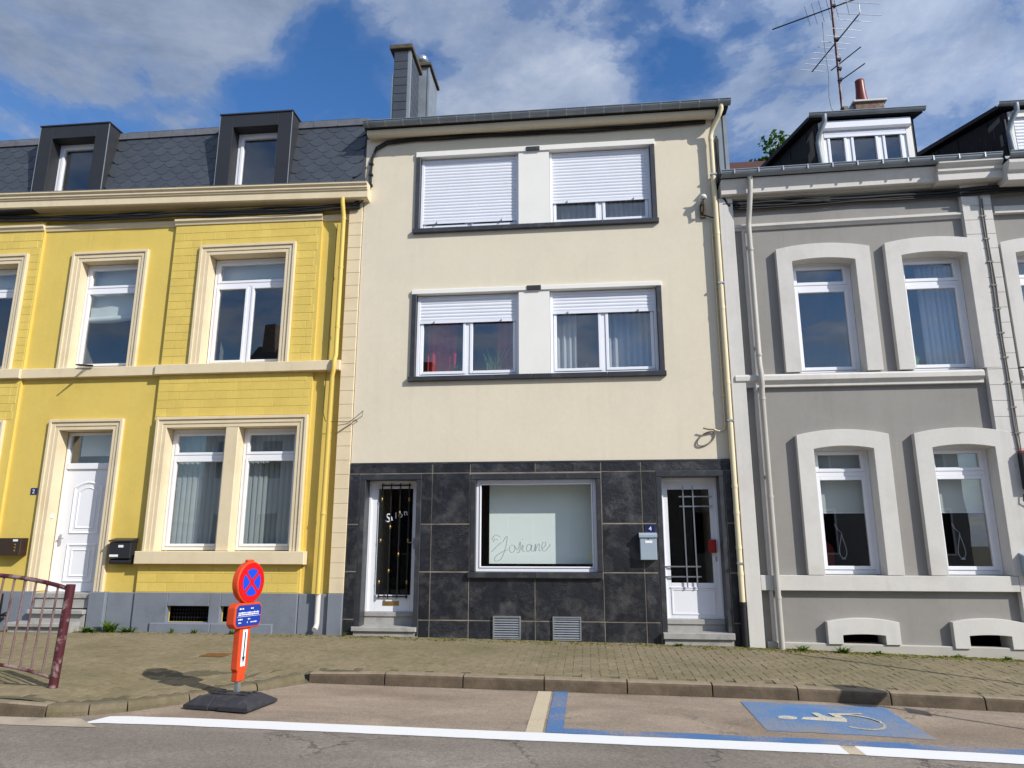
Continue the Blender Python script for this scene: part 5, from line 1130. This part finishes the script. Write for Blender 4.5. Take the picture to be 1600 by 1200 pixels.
# ------------------------------------------------------------------ background: red roof and trees
RH = thing('brick_outbuilding', 'low red tiled roof just showing between the cream and grey houses', 'house', (4.5, 11, .2))
one('roof', M_REDTILE, lambda m: (m.prism_yz([(9.6, 12.2), (11.6, 13.98), (13.6, 12.2), (13.6, 11.9), (9.6, 11.9)], 2.5, 9.0)), RH); one('wall', M_BRICKCH, lambda m: m.box(2.7, 8.8, 9.9, 13.3, .0, 11.9), RH)
def tree(label, x, y, z0, ztop, cr, seed, leaf=.085, n=5200):
    t = thing('tree', label, 'tree', (x, y, z0)); r = random.Random(seed); hgt = ztop-z0; m = MB()
    m.tube([(x, y, z0), (x+.08, y, z0+hgt*.35), (x-.05, y+.05, z0+hgt*.6), (x, y, z0+hgt*.92)], [.24, .19, .12, .03], 10); cl = []
    for k in range(16):
        a = r.uniform(0, 6.28); zz = z0+hgt*r.uniform(.38, .8); L = cr*r.uniform(.55, .95); e = Vector((x+math.cos(a)*L, y+math.sin(a)*L, zz+hgt*r.uniform(.03, .16)))
        m.tube([(x, y, zz), ((x+e.x)/2, (y+e.y)/2, zz+.25*(e.z-zz)+.1), e], [.07, .045, .012], 6); cl.append((e, cr*r.uniform(.24, .42)))
    m.build('trunk', M_BARK, t); c = MB()
    for k in range(36):
        a = r.uniform(0, 6.28); q = r.uniform(.0, 1)**.5; zz = r.uniform(-.2, 1); rad = cr*math.sqrt(max(0, 1-max(0, zz)**2))*q
        cl.append((Vector((x+math.cos(a)*rad, y+math.sin(a)*rad, z0+hgt*.68+zz*hgt*.28)), cr*r.uniform(.16, .32)))
    for k in range(n):
        p, s = cl[r.randrange(len(cl))]; d = Vector((r.gauss(0, 1), r.gauss(0, 1), r.gauss(0, .8))).normalized()*s*r.uniform(.45, 1.05); p = p+d
        u = Vector((r.gauss(0, 1), r.gauss(0, 1), r.gauss(0, 1))).normalized(); v = u.orthogonal().normalized(); v = Quaternion(u, r.uniform(0, 6.28)) @ v; L = leaf*r.uniform(.7, 1.4)
        c.add([p-u*L, p+v*L*.55, p+u*L, p-v*L*.55], [(0, 1, 2, 3)])
    c.build('crown', M_LEAF, t, fix=False, kind='stuff'); return t
tree('leafy tree rising behind the dormer of the grey house', 8.05, 16, .2, 17.6, 1.6, 3, .09, 11000); tree('smaller leafy tree above the red tiled roof', 6.9, 16.6, .2, 17.25, 1.25, 8, .085, 9000)

# ================================================================== street furniture
# temporary no-stopping sign in its rubber foot
def sign_base(t, w=.68, d=.47, h=.10):
    m = MB(); W, D_ = w/2, d/2; tw, td = W-.12, D_-.10
    m.add([(-W, -D_, .004), (W, -D_, .004), (W, D_, .004), (-W, D_, .004), (-W, -D_, .03), (W, -D_, .03), (W, D_, .03), (-W, D_, .03), (-tw, -td, h), (tw, -td, h), (tw, td, h), (-tw, td, h)],
          [(3, 2, 1, 0), (8, 9, 10, 11)]+[(i, (i+1) % 4, 4+(i+1) % 4, 4+i) for i in range(4)]+[(4+i, 4+(i+1) % 4, 8+(i+1) % 4, 8+i) for i in range(4)])
    for x0, x1 in ((-W+.015, -.07), (.03, W-.015)):                # raised front cheeks leave a hand hold between them
        m.add([(x0, -D_-.012, .004), (x1, -D_-.012, .004), (x1, -D_-.012, .04), (x0, -D_-.012, .04), (x0+.09, -td-.012, h+.006), (x1-.09 if x1 > 0 else x1, -td-.012, h+.006), (x0, -D_+.05, .004), (x1, -D_+.05, .004)], [(0, 1, 2, 3), (3, 2, 5, 4), (0, 3, 4, 6), (1, 7, 5, 2), (4, 5, 7, 6)])
    for sx in (-1, 1): m.box(sx*.13-.05, sx*.13+.05, -.06, -.02, h, h+.014); m.box(sx*.13-.05, sx*.13+.05, .03, .07, h, h+.014); m.box(sx*.17-.02, sx*.17+.02, td-.05, td-.01, h, h+.012)
    m.box(-.06, .06, -.06, .06, h, h+.008)
    b = m.build('rubber_foot', M_RUBBER, None, .008); b.parent = t
    return b
def local(name, mat, fn, t, bevel=0.):
    m = MB(); fn(m); o = m.build(name, mat, None, bevel); o.parent = t; return o
def disc(m, r, y0, y1, z, n=40): m.prism_xz([(r*math.cos(2*math.pi*k/n), z+r*math.sin(2*math.pi*k/n)) for k in range(n)], y0, y1)
sx_, sy_ = -3.335, -3.58
sg = thing('no_stopping_sign', 'orange temporary no-stopping sign standing in a black rubber foot', 'sign', (sx_, sy_, H(sx_)-.178))
FA = math.radians(77)                                               # the face turns towards oncoming traffic
foot = sign_base(sg); foot.rotation_euler = (0, 0, math.radians(-9)); foot.location = (-.02, -.05, 0)
sgf = []
def face(o): o.rotation_euler = (0, math.radians(1.2), FA); sgf.append(o); return o
face(local('pole', M_GALV, lambda m: m.box(-.021, .021, -.021, .021, .02, .33), sg))
body = face(local('body', M_ORANGE, lambda m: (m.prism_xz([(-.055, .20), (.055, .20), (.055, .285), (.075, .31), (.075, .72), (-.075, .72), (-.075, .31), (-.055, .285)], -.035, .035),), sg, .008))
face(local('plate_body', M_ORANGE, lambda m: m.prism_xz([(-.19+.035*(1-math.cos(a)) if False else x, z) for x, z in [(-.155, .68), (.155, .68), (.195, .72), (.195, .875), (.155, .915), (-.155, .915), (-.195, .875), (-.195, .72)]], -.055, .04), sg, .012))
face(local('disc_body', M_ORANGE, lambda m: (disc(m, .198, -.055, .014, 1.105), m.box(-.05, .05, -.03, .01, 1.295, 1.32)), sg, .012))
face(local('red_face', M_SRED, lambda m: disc(m, .183, -.0595, -.0565, 1.105), sg))
def quad(m):
    for k in range(4):
        a0 = math.pi/2*k; pts = []
        half = math.radians(45); off = .017*math.sqrt(2)
        cxq, czq = off*math.cos(a0), off*math.sin(a0); R_ = .128
        pts = [(cxq, czq)]
        for i in range(11):
            a = a0-half+2*half*i/10; lim = R_; px, pz_ = lim*math.cos(a), lim*math.sin(a)
            # keep clear of the cross bars
            da = a-a0; da2 = max(-half+.13, min(half-.13, da)); px, pz_ = lim*math.cos(a0+da2), lim*math.sin(a0+da2)
            pts.append((px, pz_))
        m.add([(p[0], -.0605, 1.105+p[1]) for p in pts], [tuple(range(len(pts)))])
face(local('blue_quarters', M_SBLUE, quad, sg))
face(local('panel', M_SBLUE2, lambda m: m.prism_xz([(-.145, .70), (.145, .70), (.175, .73), (.175, .865), (.145, .895), (-.145, .895), (-.175, .865), (-.175, .73)], -.0595, -.0565), sg))
def marks(m):
    r = random.Random(2)
    for z, x0, x1 in ((.862, -.14, -.08), (.862, .02, .06), (.825, -.15, .14), (.808, -.15, .14), (.765, -.15, -.09), (.765, -.01, .02), (.735, -.14, -.10), (.735, -.02, -.01), (.735, .03, .12)):
        x = x0
        while x < x1: L = r.uniform(.008, .02); hh_ = r.uniform(.008, .014); m.box(x, min(x+L, x1), -.0612, -.0605, z-hh_/2, z+hh_/2); x += L+.006
    m.box(-.165, .165, -.0612, -.0605, .790, .793)
face(local('panel_text', M_LETTER, marks, sg))
face(local('arrow_plate', M_LETTER, lambda m: m.chbox(-.032, .032, -.0385, -.0355, .335, .665, .0005), sg))
face(local('arrow', M_SBLACK, lambda m: m.prism_xz([(-.007, .645), (-.007, .415), (-.022, .425), (0, .36), (.022, .425), (.007, .415), (.007, .645)], -.0405, -.0392), sg))
# a second, slimmer sign further along the bay
s2 = thing('bay_sign', 'slim round parking sign on a thin pole beside the blue bay', 'sign', (4.42, -3.62, H(4.42)-.18))
sign_base(s2); local('pole', M_GALV, lambda m: m.tube([(0, 0, .02), (0, 0, 1.75)], .021, 8), s2)
d2 = local('disc', M_SBLUE2, lambda m: disc(m, .20, -.03, -.015, 1.53), s2); d2.rotation_euler = (0, 0, FA); p2 = local('small_plate', M_LETTER, lambda m: m.box(-.11, .11, -.03, -.02, 1.02, 1.16), s2); p2.rotation_euler = (0, 0, FA)

ps = thing('parking_post', 'thin galvanised parking post at the kerb beyond the blue bay', 'post', (5.46, -2.30, H(5.46)-.05))
local('pole', M_GALV, lambda m: m.tube([(0, 0, -.05), (0, 0, 2.45)], .036, 8), ps); local('cap', M_GALV, lambda m: m.lathe([(.04, 2.44), (.04, 2.47), (0, 2.48)], (0, 0, 0), 10), ps)
# maroon pedestrian railing
FY = -3.73
fn_ = thing('pedestrian_railing', 'maroon tubular railing with bowed rails at the pavement corner', 'railing', (-6.2, FY, .24))
one('post', M_MAROON, lambda m: m.tube([(-5.095, FY, .17), (-5.045, FY, 1.195)], .042, 12), fn_)
fx0, fx1 = -7.25, -5.07
def bow(x, zc, ze): u = (x-fx0)/(fx1-fx0); return ze+(zc-ze)*(1-abs(2*u-1)**2.3)
tops = [fx0+(fx1-fx0)*k/28 for k in range(29)]
one('top_rail', M_MAROON, lambda m: m.tube([(x, FY, bow(x, 1.285, 1.155)) for x in tops], .021, 8), fn_); one('bottom_rail', M_MAROON, lambda m: m.tube([(x-.05, FY, bow(x, .47, .335)) for x in tops], .017, 8), fn_)
for k in range(1, 18):
    x = -5.06-.118*k
    if x > fx0+.03: one('bar', M_OLDBAR, lambda m: m.tube([(x-.045, FY, bow(x, .47, .335)), (x, FY, bow(x, 1.285, 1.155))], .0105, 6), fn_)
one('post', M_MAROON, lambda m: m.tube([(-7.28, FY, .17), (-7.25, FY, 1.195)], .042, 12), fn_)

# weeds and moss along the wall foot
def weed(label, x, y, n, h, sp, seed, w=.008, mat=None, name='weed'):
    m = tuft(MB(), x, y, H(x)-.005, n, h, sp, w, seed, .7); return m.build(name, mat or M_WEED, fix=False, label=label, cat='weed')
weed('sprawling green weed beside the yellow house door step', -7.38, -.16, 50, .13, .22, 1, .011); weed('tall green weed below the black mailbox', -7.05, -.12, 60, .24, .2, 2, .010)
weed('low green weed at the joint of the blue-grey plinth', -6.78, -.10, 40, .14, .2, 3); weed('tiny weed under the left cellar opening of the yellow house', -6.10, -.12, 18, .12, .06, 4); weed('small weed under the cellar openings of the yellow house', -5.75, -.12, 18, .10, .08, 5)
weed('small weed behind the orange sign at the plinth', -5.15, -.12, 20, .10, .12, 6); weed('bright green weed at the foot of the right door step', 1.20, -.16, 30, .07, .10, 7)
weed('weed at the foot of the grey downpipe', 2.80, -.16, 40, .12, .14, 8); weed('thick weed before the left arched cellar opening', 3.30, -.18, 60, .13, .16, 9); weed('small weed between the two arched cellar openings', 3.75, -.15, 24, .08, .12, 10)
weed('small weed below the right arched cellar opening', 4.75, -.14, 20, .07, .12, 11); weed('small weed at the base of the rusticated pillar', 5.35, -.14, 20, .07, .1, 12); weed('weed by the black slate wall corner', -3.5, -.10, 14, .08, .06, 13)
mo = MB(); rm = random.Random(21)
for k in range(2600):
    x = rm.uniform(-3.5, 6.8); x = x if rm.random() < .85 else rm.uniform(-8, -3.5); x = x if rm.random() < .6 else rm.uniform(1.9, 6.8)
    tuft(mo, x, -abs(rm.gauss(0, .13))-.05, H(x)-.006, 3, rm.uniform(.010, .022+.035*max(0., mnoise.noise(Vector((x*2.3, 4., 1.))))), .035, .007, k, .6)
mo.build('moss', M_DRY, fix=False, label='thin strip of moss and grass along the house walls', cat='moss', kind='stuff')

# ================================================================== houses across the street (mirrored in the panes)
def plain_house(label, x0, x1, wallm, roofm, hgt, rise, cols, seed):
    yf = -17.4; t = thing('opposite_house', label, 'house', ((x0+x1)/2, yf, 0))
    one('wall', wallm, lambda m: m.box(x0, x1, yf-8, yf, -.3, hgt), t)
    one('roof', roofm, lambda m: m.prism_yz([(yf+.3, hgt-.05), (yf+.3, hgt+.05), (yf-4, hgt+rise), (yf-8.3, hgt), (yf-8.3, hgt-.1)], x0-.02, x1+.02), t)
    one('chimney', M_BRICKCH, lambda m: m.box(x0+.4, x0+1.0, yf-4.3, yf-3.6, hgt+1, hgt+rise+1.1), t)
    for zz in (1.1, 4.1):
        for k in range(cols):
            xa = x0+(x1-x0)*(k+.5)/cols-.5
            w = one('window', M_PVC, lambda m: m.ring(xa, xa+1., zz, zz+1.7, .07, yf, yf+.04), t); one('pane', M_VOID, lambda m: m.box(xa+.07, xa+.93, yf, yf+.01, zz+.07, zz+1.63), w)
plain_house('white rendered house across the street facing the yellow house', -16, -8.2, M_WHITEP, M_OLDSLATE, 7.0, 4.0, 4, 1); plain_house('brick house across the street facing the cream house', -8.1, -1.5, M_BRICKCH, M_OLDSLATE, 6.2, 2.6, 3, 2)
plain_house('cream house across the street facing the grey house', -1.4, 5.6, M_CREAM, M_REDTILE, 5.9, 2.4, 3, 3); plain_house('pale grey house across the street beyond the cream one', 5.7, 14, M_GREY, M_OLDSLATE, 6.0, 2.6, 4, 4)

# ------------------------------------------------------------------ groups of look-alikes
GROUPS = {'curtain': 'curtains behind the windows', 'potted_plant': 'plants on the window sills', 'weed': 'weeds along the house walls', 'mailbox': 'mailboxes on the house fronts',
          'house_number': 'house number plates', 'roller_blind': 'roller blinds behind the panes', 'vertical_blind': 'vertical blinds in the yellow house', 'opposite_house': 'houses across the street',
          'tree': 'trees behind the roofs', 'facade_cable': 'cables along the fronts', 'cable_loop': 'loose cable ends on the cream wall', 'wire_ornament': 'teardrop ornaments in the grey house windows'}
for o in bpy.data.objects:
    if o.parent is None and o.get('category') and o.name.split('.')[0] in GROUPS: o['group'] = GROUPS[o.name.split('.')[0]]
